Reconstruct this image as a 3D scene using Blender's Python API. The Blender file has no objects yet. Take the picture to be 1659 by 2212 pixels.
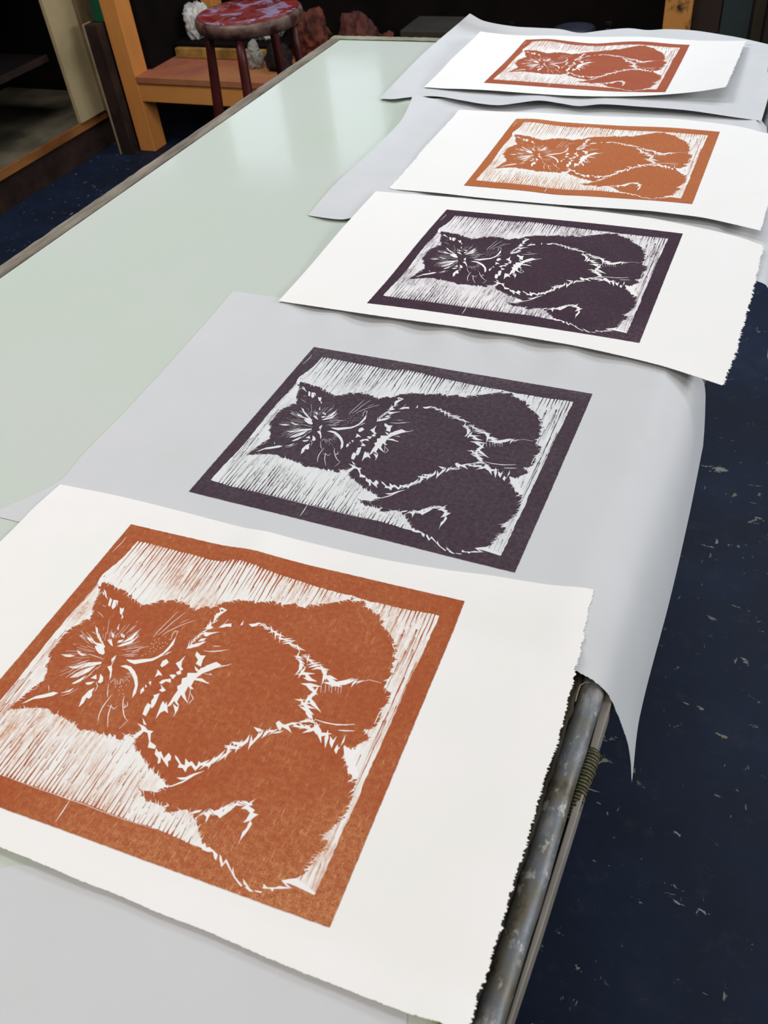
import bpy, bmesh, math, random, json
import numpy as np
from mathutils import Vector, Matrix, geometry
from mathutils.bvhtree import BVHTree

scene = bpy.context.scene
TOP = 0.85                     # height of the table top above the floor

# ------------------------------------------------------------ camera
FW = Vector((-0.3494942, 0.63974485, -0.68452928))
RT = Vector((0.91197566, 0.39980124, -0.09197477))
UP = Vector((-0.21483527, 0.65641869, 0.72315995))
cam_d = bpy.data.cameras.new('camera'); cam = bpy.data.objects.new('camera', cam_d)
scene.collection.objects.link(cam); scene.camera = cam
m = Matrix((RT, UP, -FW)).transposed().to_4x4(); m.translation = Vector((0, 0, 0.5 + TOP)); cam.matrix_world = m
cam_d.sensor_fit = 'VERTICAL'; cam_d.sensor_height = 4.8; cam_d.sensor_width = 3.6
cam_d.lens = 1850 / 2212 * 4.8
cam_d.clip_start = 0.02
cam_d.dof.use_dof = True; cam_d.dof.focus_distance = 0.95; cam_d.dof.aperture_fstop = 2.2

# ------------------------------------------------------------ exposure, world
scene.view_settings.view_transform = 'Standard'; scene.view_settings.look = 'None'
scene.view_settings.exposure = -0.77; scene.view_settings.gamma = 1; scene.view_settings.use_curve_mapping = False
W = bpy.data.worlds.new('world'); scene.world = W; W.use_nodes = True
W.node_tree.nodes['Background'].inputs[0].default_value = (0.75, 0.82, 1, 1)
W.node_tree.nodes['Background'].inputs[1].default_value = 0.3

def area(name, loc, rot, sx, sy, power, col, spread=180):
    l = bpy.data.lights.new(name, 'AREA'); l.shape = 'RECTANGLE'; l.size = sx; l.size_y = sy
    l.energy = power; l.color = col; l.spread = math.radians(spread)
    o = bpy.data.objects.new(name, l); scene.collection.objects.link(o); o.location = loc; o.rotation_euler = rot
    return o
area('ceiling_panel_light', (-1.7, 1.6, TOP + 2.1), (math.radians(10), 0, 0), 1.2, 1.2, 92, (0.97, 0.98, 1))  # unseen lamp over the aisle, added to brighten the bench
area('ceiling_panel_light', (0.3, 3.3, TOP + 2.0), (math.radians(-25), 0, 0), 2.0, 0.8, 66, (0.84, 0.91, 1))
area('ceiling_panel_light', (-0.9, -0.8, TOP + 2.1), (0, 0, 0), 2.0, 1.0, 54, (1, 0.91, 0.83))  # unseen warm fill, added above the near end of the table
area('window_daylight', (3.15, 1.1, TOP + 1.1), (0, math.radians(75), 0), 0.7, 2.8, 120, (0.97, 0.98, 1))  # fill from the right, added to brighten the draped sheet

# ------------------------------------------------------------ materials
def srgb(r, g, b):
    f = lambda c: c / 12.92 if c <= 0.04045 else ((c + 0.055) / 1.055) ** 2.4
    return (f(r / 255), f(g / 255), f(b / 255), 1)

class NT:
    def __init__(s, name, rough=0.6, spec=0.5, metal=0.0, coat=0.0):
        s.m = bpy.data.materials.new(name); s.m.use_nodes = True; s.t = s.m.node_tree
        s.b = s.t.nodes['Principled BSDF']
        s.b.inputs['Roughness'].default_value = rough; s.b.inputs['Specular IOR Level'].default_value = spec
        s.b.inputs['Metallic'].default_value = metal; s.b.inputs['Coat Weight'].default_value = coat
    def n(s, typ, **kw):
        x = s.t.nodes.new(typ)
        for k, v in kw.items(): setattr(x, k, v)
        return x
    def l(s, a, b): s.t.links.new(a, b)
    def coord(s, scale=(1, 1, 1), kind='Object', rot=(0, 0, 0)):
        if kind == 'plate':
            c = s.n('ShaderNodeUVMap', uv_map='plate').outputs[0]
        elif kind == 'world':
            c = s.n('ShaderNodeNewGeometry').outputs['Position']
        else:
            c = s.n('ShaderNodeTexCoord').outputs[kind]
        mp = s.n('ShaderNodeMapping'); mp.inputs['Scale'].default_value = scale; mp.inputs['Rotation'].default_value = rot
        s.l(c, mp.inputs[0]); return mp.outputs[0]
    def noise(s, vec, scale, detail=4, rough=0.55, dist=0.0):
        x = s.n('ShaderNodeTexNoise'); x.inputs['Scale'].default_value = scale; x.inputs['Detail'].default_value = detail
        x.inputs['Roughness'].default_value = rough; x.inputs['Distortion'].default_value = dist
        s.l(vec, x.inputs['Vector']); return x.outputs['Fac']
    def ramp(s, fac, stops, interp='LINEAR'):
        x = s.n('ShaderNodeValToRGB'); x.color_ramp.interpolation = interp
        e = x.color_ramp.elements
        while len(e) < len(stops): e.new(0.5)
        for i, (p, c) in enumerate(stops):
            e[i].position = p; e[i].color = c if isinstance(c, tuple) else (c, c, c, 1)
        s.l(fac, x.inputs[0]); return x.outputs[0]
    def mix(s, fac, a, b, mode='MIX'):
        x = s.n('ShaderNodeMix', data_type='RGBA', blend_type=mode)
        for inp, v in ((x.inputs[0], fac), (x.inputs[6], a), (x.inputs[7], b)):
            if hasattr(v, 'links') or hasattr(v, 'is_linked'): s.l(v, inp)
            elif isinstance(v, tuple): inp.default_value = v
            else: inp.default_value = v
        return x.outputs[2]
    def math(s, op, a, b=0.0):
        x = s.n('ShaderNodeMath', operation=op)
        for inp, v in ((x.inputs[0], a), (x.inputs[1], b)):
            if hasattr(v, 'is_linked'): s.l(v, inp)
            else: inp.default_value = v
        return x.outputs[0]
    def color(s, c):
        if isinstance(c, tuple): s.b.inputs['Base Color'].default_value = c
        else: s.l(c, s.b.inputs['Base Color'])
    def bump(s, h, strength=0.3, dist=0.002):
        x = s.n('ShaderNodeBump'); x.inputs['Strength'].default_value = strength; x.inputs['Distance'].default_value = dist
        s.l(h, x.inputs['Height']); s.l(x.outputs[0], s.b.inputs['Normal'])

def mottled(name, c1, c2, scale=8, rough=0.7, spec=0.4, metal=0.0, stretch=(1, 1, 1), lo=0.35, hi=0.65, bump=0.0):
    t = NT(name, rough, spec, metal)
    v = t.coord(stretch, 'world')
    f = t.noise(v, scale, 6, 0.6)
    t.color(t.ramp(f, [(lo, c1), (hi, c2)]))
    if bump: t.bump(f, bump, 0.004)
    return t.m

def paper_mat(name, col, col2, rough=0.85, translucent=0.0):
    t = NT(name, rough, 0.2)
    v = t.coord((1, 1, 1), 'world')
    f = t.noise(v, 14, 3); g = t.noise(v, 900, 2)
    t.color(t.ramp(f, [(0.3, col), (0.7, col2)]))
    t.bump(g, 0.12, 0.0004)
    return t.m
M_WHITE = paper_mat('white_rag_paper', srgb(240, 240, 236), srgb(243, 241, 240))
M_GREY = paper_mat('thin_grey_paper', srgb(203, 206, 207), srgb(208, 209, 212), rough=0.7)

def ink_mat(name, ink, ink2, paper, wear, seed, rough=0.5, gloss=0.3, band=None):
    t = NT(name, rough, gloss)
    v = t.coord((1, 1, 1), 'plate'); v0 = v
    m1 = t.n('ShaderNodeMapping'); m1.inputs['Location'].default_value = (seed, seed * 1.7, 0); t.l(v, m1.inputs[0]); v = m1.outputs[0]
    big = t.noise(v, 4.5, 5, 0.6)
    mid = t.noise(v, 70, 5, 0.7)
    m2 = t.n('ShaderNodeMapping'); m2.inputs['Scale'].default_value = (260, 26, 1); m2.inputs['Rotation'].default_value = (0, 0, 0.12); t.l(v, m2.inputs[0])
    streak = t.noise(m2.outputs[0], 1.0, 3, 0.6)
    speck = t.noise(v, 420, 2, 0.5)
    tone = t.mix(t.ramp(mid, [(0.35, 0.0), (0.7, 1.0)]), ink, ink2)
    # bare paper showing through as fine streaks and flecks, more of it where the ink lay thin
    thin = t.ramp(big, [(0.42, 0.0), (0.68, 1.0)])
    if band:      # ink rolled thinner towards one side; on p3 it paints a glossy corner
        gx, gy, c0, c1 = band; sp_ = t.n('ShaderNodeSeparateXYZ'); t.l(v0, sp_.inputs[0])
        g_ = t.math('ADD', t.math('MULTIPLY', sp_.outputs[0], gx), t.math('MULTIPLY', sp_.outputs[1], gy))
        g_ = t.math('ADD', g_, t.math('MULTIPLY', t.math('SUBTRACT', big, 0.5), 0.25 * abs(c1 - c0) + .1))
        mr = t.n('ShaderNodeMapRange'); mr.inputs[1].default_value = c0; mr.inputs[2].default_value = c1; t.l(g_, mr.inputs[0])
        thin = t.math('ADD', t.math('MULTIPLY', thin, 0.5), t.math('MULTIPLY', mr.outputs[0], 1.6))
    a = t.math('MULTIPLY', t.ramp(streak, [(0.60, 0.0), (0.74, 1.0)]), t.math('ADD', t.math('MULTIPLY', thin, wear), wear * 0.45))
    b = t.math('MULTIPLY', t.ramp(speck, [(0.50, 0.0), (0.72, 1.0)]), t.math('MULTIPLY', thin, wear * 0.9))
    c = t.math('MULTIPLY', t.ramp(mid, [(0.45, 0.0), (0.75, 1.0)]), t.math('MULTIPLY', thin, wear * 0.45))
    f = t.math('ADD', t.math('ADD', a, b), c)
    f.node.use_clamp = True
    t.color(t.mix(f, tone, paper))
    return t.m
def residue_mat(name, ink, paper, amount, seed):
    t = NT(name, 0.85, 0.2)
    v = t.coord((1, 1, 1), 'plate')
    m1 = t.n('ShaderNodeMapping'); m1.inputs['Location'].default_value = (seed, seed, 0); t.l(v, m1.inputs[0]); v = m1.outputs[0]
    big = t.noise(v, 5, 3, 0.5)
    m2 = t.n('ShaderNodeMapping'); m2.inputs['Scale'].default_value = (110, 9, 1); t.l(v, m2.inputs[0])
    st = t.noise(m2.outputs[0], 1.0, 4, 0.65)
    m3 = t.n('ShaderNodeMapping'); m3.inputs['Scale'].default_value = (160, 60, 1); t.l(v, m3.inputs[0])
    fl = t.noise(m3.outputs[0], 1.0, 3, 0.6)
    mask = t.ramp(big, [(0.42, 0.15), (0.6, 1.0)])
    f = t.math('MULTIPLY', t.math('MULTIPLY', t.ramp(st, [(0.40, 0.0), (0.64, 1.0)]), t.ramp(fl, [(0.35, 0.3), (0.6, 1.0)])), t.math('MULTIPLY', mask, amount))
    t.color(t.mix(f, paper, ink))
    return t.m

# ------------------------------------------------------------ object helpers
C = scene.collection.objects
def tag(o, label=None, cat=None, group=None, kind=None):
    if label: o['label'] = label
    if cat: o['category'] = cat
    if group: o['group'] = group
    if kind: o['kind'] = kind
    return o
def empty(name, loc, label, cat, rz=0.0, group=None):
    o = bpy.data.objects.new(name, None); C.link(o); o.location = (loc[0], loc[1], loc[2] + TOP); o.rotation_euler = (0, 0, rz)
    o.empty_display_size = 0.05
    bpy.context.view_layer.update()
    return tag(o, label, cat, group)
def link_mesh(name, bm, mats, parent=None, smooth=False, origin=None, world=True):
    """geometry is written in table coordinates (z = 0 on the table top)"""
    me = bpy.data.meshes.new(name)
    off = Vector(origin) if origin is not None else Vector((0, 0, 0))
    bmesh.ops.translate(bm, verts=bm.verts, vec=-off)
    bmesh.ops.recalc_face_normals(bm, faces=bm.faces)
    bm.to_mesh(me); bm.free()
    for mt in (mats if isinstance(mats, (list, tuple)) else [mats]): me.materials.append(mt)
    if smooth:
        for p in me.polygons: p.use_smooth = True
    o = bpy.data.objects.new(name, me); C.link(o)
    if parent is not None:
        o.parent = parent
        pl = parent.location
        o.location = (off.x - pl.x, off.y - pl.y, off.z + TOP - pl.z)
        if parent.parent is not None:
            q = parent.parent.location; o.location = (o.location.x - q.x, o.location.y - q.y, o.location.z - q.z)
    else:
        o.location = (off.x, off.y, off.z + TOP)
    return o
def box(bm, a, b, bevel=0.0, rot=None):
    a = Vector(a); b = Vector(b); c = (a + b) / 2; s = b - a
    r = bmesh.ops.create_cube(bm, size=1.0)
    vs = r['verts']
    bmesh.ops.scale(bm, verts=vs, vec=(abs(s.x), abs(s.y), abs(s.z)))
    if bevel:
        es = list({e for v in vs for e in v.link_edges})
        r2 = bmesh.ops.bevel(bm, geom=es, offset=bevel, segments=2, affect='EDGES', profile=0.5)
        vs = list({v for v in r2['verts']} | {v for v in vs if v.is_valid})
    if rot is not None: bmesh.ops.rotate(bm, verts=vs, cent=(0, 0, 0), matrix=rot)
    bmesh.ops.translate(bm, verts=vs, vec=c)
    return vs
def tube(bm, pts, radii, seg=16, cap=True, squash=None):
    pts = [Vector(p) for p in pts]
    rings = []
    for i, p in enumerate(pts):
        d = (pts[min(i + 1, len(pts) - 1)] - pts[max(i - 1, 0)]).normalized()
        ref = Vector((0, 0, 1)) if abs(d.z) < 0.9 else Vector((1, 0, 0))
        u = d.cross(ref).normalized(); w = u.cross(d)
        r = radii[i] if isinstance(radii, (list, tuple)) else radii
        rings.append([bm.verts.new(p + u * r * math.cos(2 * math.pi * k / seg) + w * r * (squash or 1) * math.sin(2 * math.pi * k / seg)) for k in range(seg)])
    for A_, B_ in zip(rings, rings[1:]):
        for k in range(seg): bm.faces.new((A_[k], A_[(k + 1) % seg], B_[(k + 1) % seg], B_[k]))
    if cap:
        bm.faces.new(rings[0]); bm.faces.new(rings[-1][::-1])
def lathe(bm, prof, c, seg=48):
    rings = []
    for r, z in prof:
        rings.append([bm.verts.new((c[0] + r * math.cos(2 * math.pi * k / seg), c[1] + r * math.sin(2 * math.pi * k / seg), c[2] + z)) for k in range(seg)])
    for A_, B_ in zip(rings, rings[1:]):
        for k in range(seg): bm.faces.new((A_[k], A_[(k + 1) % seg], B_[(k + 1) % seg], B_[k]))
    bm.faces.new(rings[0][::-1]); bm.faces.new(rings[-1])

# ============================================================ ROOM
XL, XR, YB, YF, ZC, ZF = -4.2, 3.2, -2.6, 4.15, 2.15, -0.85
tf = NT('navy_painted_floor', 0.6, 0.2)
v = tf.coord((1, 1, 1), 'world')
base = tf.ramp(tf.noise(v, 3.0, 6, 0.65), [(0.3, srgb(18, 25, 38)), (0.55, srgb(25, 36, 58)), (0.75, srgb(42, 50, 66))])
scuff = tf.ramp(tf.noise(v, 22, 8, 0.7), [(0.56, 0.0), (0.75, 0.5)])
base = tf.mix(scuff, base, srgb(56, 62, 66))
ch1 = tf.n('ShaderNodeMapping'); ch1.inputs['Scale'].default_value = (0.9, 2.4, 1); ch1.inputs['Rotation'].default_value = (0, 0, 0.75); tf.l(v, ch1.inputs[0])
chips = tf.ramp(tf.noise(ch1.outputs[0], 17, 6, 0.68, 0.6), [(0.655, 0.0), (0.667, 1.0)])
ch2 = tf.n('ShaderNodeMapping'); ch2.inputs['Scale'].default_value = (2.6, 1.0, 1); ch2.inputs['Rotation'].default_value = (0, 0, 0.35); ch2.inputs['Location'].default_value = (7, 3, 0); tf.l(v, ch2.inputs[0])
chips2 = tf.ramp(tf.noise(ch2.outputs[0], 26, 5, 0.62, 0.4), [(0.67, 0.0), (0.685, 0.8)])
chipcol = tf.ramp(tf.noise(v, 6, 2), [(0.4, srgb(150, 154, 150)), (0.6, srgb(140, 132, 112))])
# broken pale scratches that follow the seams between the floor boards
br = tf.n('ShaderNodeMapping'); br.inputs['Rotation'].default_value = (0, 0, 0.5); tf.l(v, br.inputs[0])
sx_ = tf.n('ShaderNodeSeparateXYZ'); tf.l(br.outputs[0], sx_.inputs[0])
wob = tf.math('MULTIPLY', tf.math('SUBTRACT', tf.noise(v, 5, 5, 0.7), 0.5), 0.09)
seam = tf.math('ABSOLUTE', tf.math('SUBTRACT', tf.math('FRACT', tf.math('MULTIPLY', tf.math('ADD', sx_.outputs[1], wob), 3.6)), 0.5))
seamf = tf.math('MULTIPLY', tf.ramp(seam, [(0.0, 1.0), (0.009, 0.0)]), tf.ramp(tf.noise(v, 20, 5, 0.7), [(0.6, 0.0), (0.66, 0.7)]))
f = tf.math('MAXIMUM', tf.math('MAXIMUM', chips, chips2), seamf)
tf.color(tf.mix(f, base, chipcol))
tf.bump(tf.noise(v, 60, 5), 0.25, 0.002)
bm = bmesh.new(); box(bm, (XL, YB, ZF - 0.1), (XR, YF, ZF))
tag(link_mesh('floor', bm, tf.m), kind='structure')

M_WALL = mottled('grimy_dark_wall', srgb(44, 38, 34), srgb(58, 52, 46), 3, 0.85)  # dark mottled tone for the far and left walls
M_WALLUP = mottled('painted_wall', srgb(120, 118, 110), srgb(140, 138, 130), 2, 0.85)
M_CEIL = mottled('ceiling_paint', srgb(180, 178, 172), srgb(190, 188, 182), 2, 0.9)
def wall_with_windows(name, axis, pos, lo, hi, wins, z0, z1, thick, mat):
    bm = bmesh.new()
    def put(a0, a1, za, zb):
        if a1 - a0 < 1e-4 or zb - za < 1e-4: return
        if axis == 'y': box(bm, (a0, pos, za), (a1, pos + thick, zb))
        else: box(bm, (pos - thick, a0, za), (pos, a1, zb))
    put(lo, hi, ZF, z0); put(lo, hi, z1, ZC)
    cur = lo
    for a, b in wins:
        put(cur, a, z0, z1); cur = b
    put(cur, hi, z0, z1)
    tag(link_mesh(name, bm, mat), kind='structure')
WZ0, WZ1 = 0.75, 1.45
FARW = [(-3.9, -3.36), (-3.02, -2.55), (-2.35, -1.95), (-1.5, -0.2), (0.3, 1.6)]
LEFTW = [(1.9, 3.2)]
ADDED_RIGHTW = [(-0.4, 2.6)]  # unseen window, added to go with the fill from the right
wall_with_windows('wall_far', 'y', YF, XL, XR, FARW, WZ0, WZ1, 0.15, M_WALL)
wall_with_windows('wall_left', 'x', XL, YB, YF, LEFTW, WZ0, WZ1, 0.15, M_WALL)
wall_with_windows('wall_right', 'x', XR + 0.15, YB, YF, ADDED_RIGHTW, WZ0, WZ1, 0.15, M_WALLUP)
bm = bmesh.new(); box(bm, (XL, YB - 0.1, ZF), (XR, YB, ZC)); tag(link_mesh('wall_back', bm, M_WALLUP), kind='structure')
bm = bmesh.new(); box(bm, (XL, YB, ZC), (XR, YF, ZC + 0.1)); tag(link_mesh('ceiling', bm, M_CEIL), kind='structure')
tw = NT('overcast_daylight_pane'); tw.b.inputs['Base Color'].default_value = (0.8, 0.85, 0.9, 1)
tw.b.inputs['Emission Color'].default_value = (0.72, 0.83, 1, 1); tw.b.inputs['Emission Strength'].default_value = 1.15
M_FRAME = mottled('window_frame_paint', srgb(120, 118, 108), srgb(140, 136, 126), 5)
wn = 0
for ax, wins in (('y', FARW), ('x', LEFTW), ('r', ADDED_RIGHTW)):
    for a, b in wins:
        wn += 1
        bm = bmesh.new()
        if ax == 'y': box(bm, (a, YF + 0.08, WZ0), (b, YF + 0.1, WZ1))
        elif ax == 'r': box(bm, (XR + 0.08, a, WZ0), (XR + 0.1, b, WZ1))
        else: box(bm, (XL - 0.1, a, WZ0), (XL - 0.08, b, WZ1))
        w_ = tag(link_mesh('window_%d' % wn, bm, tw.m), kind='structure')
        bm = bmesh.new()
        for k in range(2):
            t_ = a + 0.02 + (b - a - 0.04) * k
            if ax == 'y': box(bm, (t_ - 0.02, YF + 0.03, WZ0), (t_ + 0.02, YF + 0.075, WZ1))
            elif ax == 'r': box(bm, (XR + 0.03, t_ - 0.02, WZ0), (XR + 0.075, t_ + 0.02, WZ1))
            else: box(bm, (XL - 0.075, t_ - 0.02, WZ0), (XL - 0.03, t_ + 0.02, WZ1))
        for zz in (WZ0 + 0.02, WZ1 - 0.02):
            if ax == 'y': box(bm, (a, YF + 0.03, zz - 0.02), (b, YF + 0.075, zz + 0.02))
            elif ax == 'r': box(bm, (XR + 0.03, a, zz - 0.02), (XR + 0.075, b, zz + 0.02))
            else: box(bm, (XL - 0.075, a, zz - 0.02), (XL - 0.03, b, zz + 0.02))
        link_mesh('window_frame', bm, M_FRAME, w_)

# ============================================================ TABLE
tg = NT('frosted_pale_green_glass', 0.12, 0.45)
v = tg.coord((1, 1, 1), 'world')
gc = tg.ramp(tg.noise(v, 3.5, 3), [(0.3, srgb(200, 211, 198)), (0.7, srgb(204, 211, 204))])
sx_ = tg.n('ShaderNodeSeparateXYZ'); tg.l(v, sx_.inputs[0])
edge = tg.math('MULTIPLY', tg.ramp(tg.math('ADD', sx_.outputs[0], 0.1), [(0.022, 0.0), (0.026, 1.0)]), tg.ramp(tg.noise(v, 60, 3), [(0.3, 0.5), (0.6, 1.0)]))
tg.color(tg.mix(edge, gc, srgb(168, 160, 96)))
tg.l(tg.ramp(tg.noise(v, 9, 5), [(0.3, 0.07), (0.7, 0.13)]), tg.b.inputs['Roughness'])
M_GLASS = tg.m
M_RAIL = mottled('weathered_grey_wood', srgb(96, 86, 76), srgb(140, 132, 118), 9, 0.75, 0.3, stretch=(6, 1, 6), bump=0.2)
M_DARKW = mottled('grimy_dark_wood', srgb(36, 32, 27), srgb(74, 68, 56), 22, 0.9, 0.2, stretch=(1, .5, 1), bump=0.4)
tp = NT('scuffed_galvanised_pipe', 0.5, 0.5, 0.35)
v = tp.coord((1, 0.5, 1), 'world')
pc = tp.ramp(tp.noise(v, 34, 8, 0.7), [(0.34, srgb(66, 62, 48)), (0.43, srgb(112, 106, 92)), (0.53, srgb(112, 118, 124)), (0.66, srgb(164, 156, 150))])
sp = tp.ramp(tp.noise(v, 170, 4, 0.7), [(0.58, 0.0), (0.66, 0.7)])
tp.color(tp.mix(sp, pc, srgb(205, 205, 200)))
tp.l(tp.ramp(tp.noise(v, 60, 4), [(0.3, 0.42), (0.7, 0.62)]), tp.b.inputs['Roughness'])
tp.bump(tp.noise(v, 140, 6), 0.4, 0.001)
M_PIPE = tp.m
M_ANGLE = mottled('chipped_grey_painted_steel', srgb(120, 114, 104), srgb(150, 144, 136), 30, 0.6, 0.4, 0.1, stretch=(1, .4, 1))
M_BODY = mottled('dark_painted_cabinet', srgb(30, 30, 30), srgb(44, 42, 38), 4, 0.8)

T0, T1 = -0.45, 1.745
table = empty('inking_table', (-0.5, 0.65, -0.85), 'long work table with a pale green frosted glass top and metal pipe along one side', 'table')
bm = bmesh.new(); box(bm, (-0.916, T0, -0.010), (-0.0725, T1, 0.0), 0.0008); link_mesh('glass_top', bm, M_GLASS, table)
def wavy_bar(x0, y0, x1, y1, w, z0, z1, seed, n=90):
    """a knocked-about bar from (x0,y0) to (x1,y1), w wide to its left"""
    rnd = random.Random(seed); bm = bmesh.new()
    d = Vector((x1 - x0, y1 - y0, 0)); L = d.length; d.normalize(); nrm = Vector((-d.y, d.x, 0)); prev = None
    for i in range(n + 1):
        p = Vector((x0, y0, 0)) + d * L * i / n
        a = rnd.uniform(-.0008, .0008); b = rnd.uniform(-.0008, .0008)
        q = [p + nrm * a, p + nrm * (a + .0015), p + nrm * (w - .002 + b), p + nrm * (w + b), p + nrm * (w + b), p]
        zz = [z1 - .0015, z1 + rnd.uniform(-.0003, .0004), z1 + rnd.uniform(-.0004, .0004), z1 - .002, z0, z0]
        r = [bm.verts.new((u.x, u.y, z)) for u, z in zip(q, zz)]
        if prev:
            for k in range(6): bm.faces.new((prev[k], prev[(k + 1) % 6], r[(k + 1) % 6], r[k]))
        else: bm.faces.new(r[::-1])
        prev = r
    bm.faces.new(prev); return bm
link_mesh('side_rail', wavy_bar(-0.917, T0, -0.917, T1 + .001, 0.022, -0.045, 0.0025, 3, 160), M_RAIL, table)
M_RAIL2 = mottled('greenish_weathered_end_board', srgb(120, 120, 100), srgb(150, 152, 130), 9, 0.75, 0.3, bump=0.2)
link_mesh('end_rail', wavy_bar(-0.07, T1 + .001, -0.939, T1 + .001, -0.018, -0.045, 0.002, 4), M_RAIL2, table)
link_mesh('end_rail', wavy_bar(-0.07, T0 - .019, -0.939, T0 - .019, -0.018, -0.045, 0.002, 5), M_RAIL2, table)
link_mesh('edge_board', wavy_bar(-0.0585, T0, -0.0585, T1, 0.0135, -0.06, -0.0135, 6, 300), M_DARKW, table)
# pipe along the near side
bm = bmesh.new(); N = 120
tube(bm, [(-0.0512 + 0.0004 * math.sin(i * .9), T0 + (T1 - T0) * i / N, -0.0240 + .0003 * math.sin(i * 1.7)) for i in range(N + 1)], [0.0088 + .00015 * math.sin(i * 2.3) for i in range(N + 1)], 24)
link_mesh('pipe', bm, M_PIPE, table, smooth=True)
bm = bmesh.new(); tube(bm, [(-0.0585, .348, -.0155), (-0.0590, .356, -.0150), (-.0585, .362, -.0148), (-.056, .3655, -.0150), (-.053, .3662, -.0148)], .0004, 8)
link_mesh('wire_clip', bm, mottled('pale_brass_wire', srgb(190, 180, 140), srgb(200, 190, 160), 5, 0.4), table, smooth=True)
# steel angle below it
bm = bmesh.new(); prev = None
for y, xl, xr in ((T0, -.0432, -.0405), (.10, -.0430, -.0408), (.143, -.0428, -.0406), (.20, -.0420, -.0386), (.28, -.0413, -.0370), (.325, -.0418, -.0370), (.37, -.0429, -.0362), (.6, -.0428, -.0362), (T1, -.0428, -.0362)):
    r = [bm.verts.new(p_) for p_ in ((xl, y, -.0336), (xl, y, -.0303), (xl + .0004, y, -.030), (xr - .0006, y, -.030), (xr, y, -.0306), (xr + .0002, y, -.052), (xr - .003, y, -.052), (xr - .003, y, -.0336))]
    if prev:
        for k in range(8): bm.faces.new((prev[k], prev[(k + 1) % 8], r[(k + 1) % 8], r[k]))
    else: bm.faces.new(r[::-1])
    prev = r
bm.faces.new(prev)
link_mesh('steel_angle', bm, M_ANGLE, table)
bm = bmesh.new(); box(bm, (-0.060, T0, -0.075), (-0.0432, T1, -0.024)); link_mesh('side_channel', bm, mottled('black_grime', srgb(20, 19, 18), srgb(34, 31, 28), 12, 0.9), table)  # black box painting the shade in the gap between pipe and angle
bm = bmesh.new(); box(bm, (-0.90, T0 + .02, -0.11), (-0.075, T1 - .02, -0.0105)); link_mesh('apron', bm, M_BODY, table)
for lx in (-0.84, -0.16):
    for ly in (T0 + .1, T1 - .1):
        bm = bmesh.new(); box(bm, (lx - .035, ly - .035, -0.85), (lx + .035, ly + .035, -0.11), 0.004); link_mesh('leg', bm, M_BODY, table)
bm = bmesh.new(); box(bm, (-0.82, T0 + .12, -0.66), (-0.18, T1 - .12, -0.63)); link_mesh('lower_shelf', bm, M_BODY, table)

# ribbed webbing strap caught round the steel angle
ts = NT('olive_woven_webbing', 0.9, 0.2)
v = ts.coord((1, 1, 1), 'world'); wv = ts.n('ShaderNodeTexWave', wave_type='BANDS', bands_direction='Y'); wv.inputs['Scale'].default_value = 130; wv.inputs['Distortion'].default_value = 1.2
ts.l(v, wv.inputs[0]); vv = ts.noise(ts.coord((1, 1, 1), 'world'), 500, 2)
ts.color(ts.ramp(ts.math('MULTIPLY', wv.outputs['Fac'], vv), [(0.1, srgb(34, 32, 20)), (0.28, srgb(70, 68, 48)), (0.5, srgb(112, 110, 84))]))
bm = bmesh.new(); pts = []; rad = []
for i in range(61):
    t_ = i / 60; y = 0.3265 - t_ * 0.056; x = -0.0392 - 0.0020 * t_
    r = 0.0060 * (1 - 0.42 * max(0, (t_ - .35) / .65)) * (math.sqrt(max(0.0, 1 - (1 - min(1, t_ / .10)) ** 2)) if t_ < .10 else 1)
    r = max(r, .0006) * (1 + 0.05 * math.sin(t_ * 60 * 1.05))
    pts.append((x, y, -0.0325 - .002 * t_)); rad.append(r)
tube(bm, pts, rad, 20)
tag(link_mesh('webbing_strap', bm, ts.m, smooth=True, origin=(-.039, .30, -.034)), 'ribbed olive webbing strap end wrapped round the grey steel angle beside the pipe', 'strap')

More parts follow.
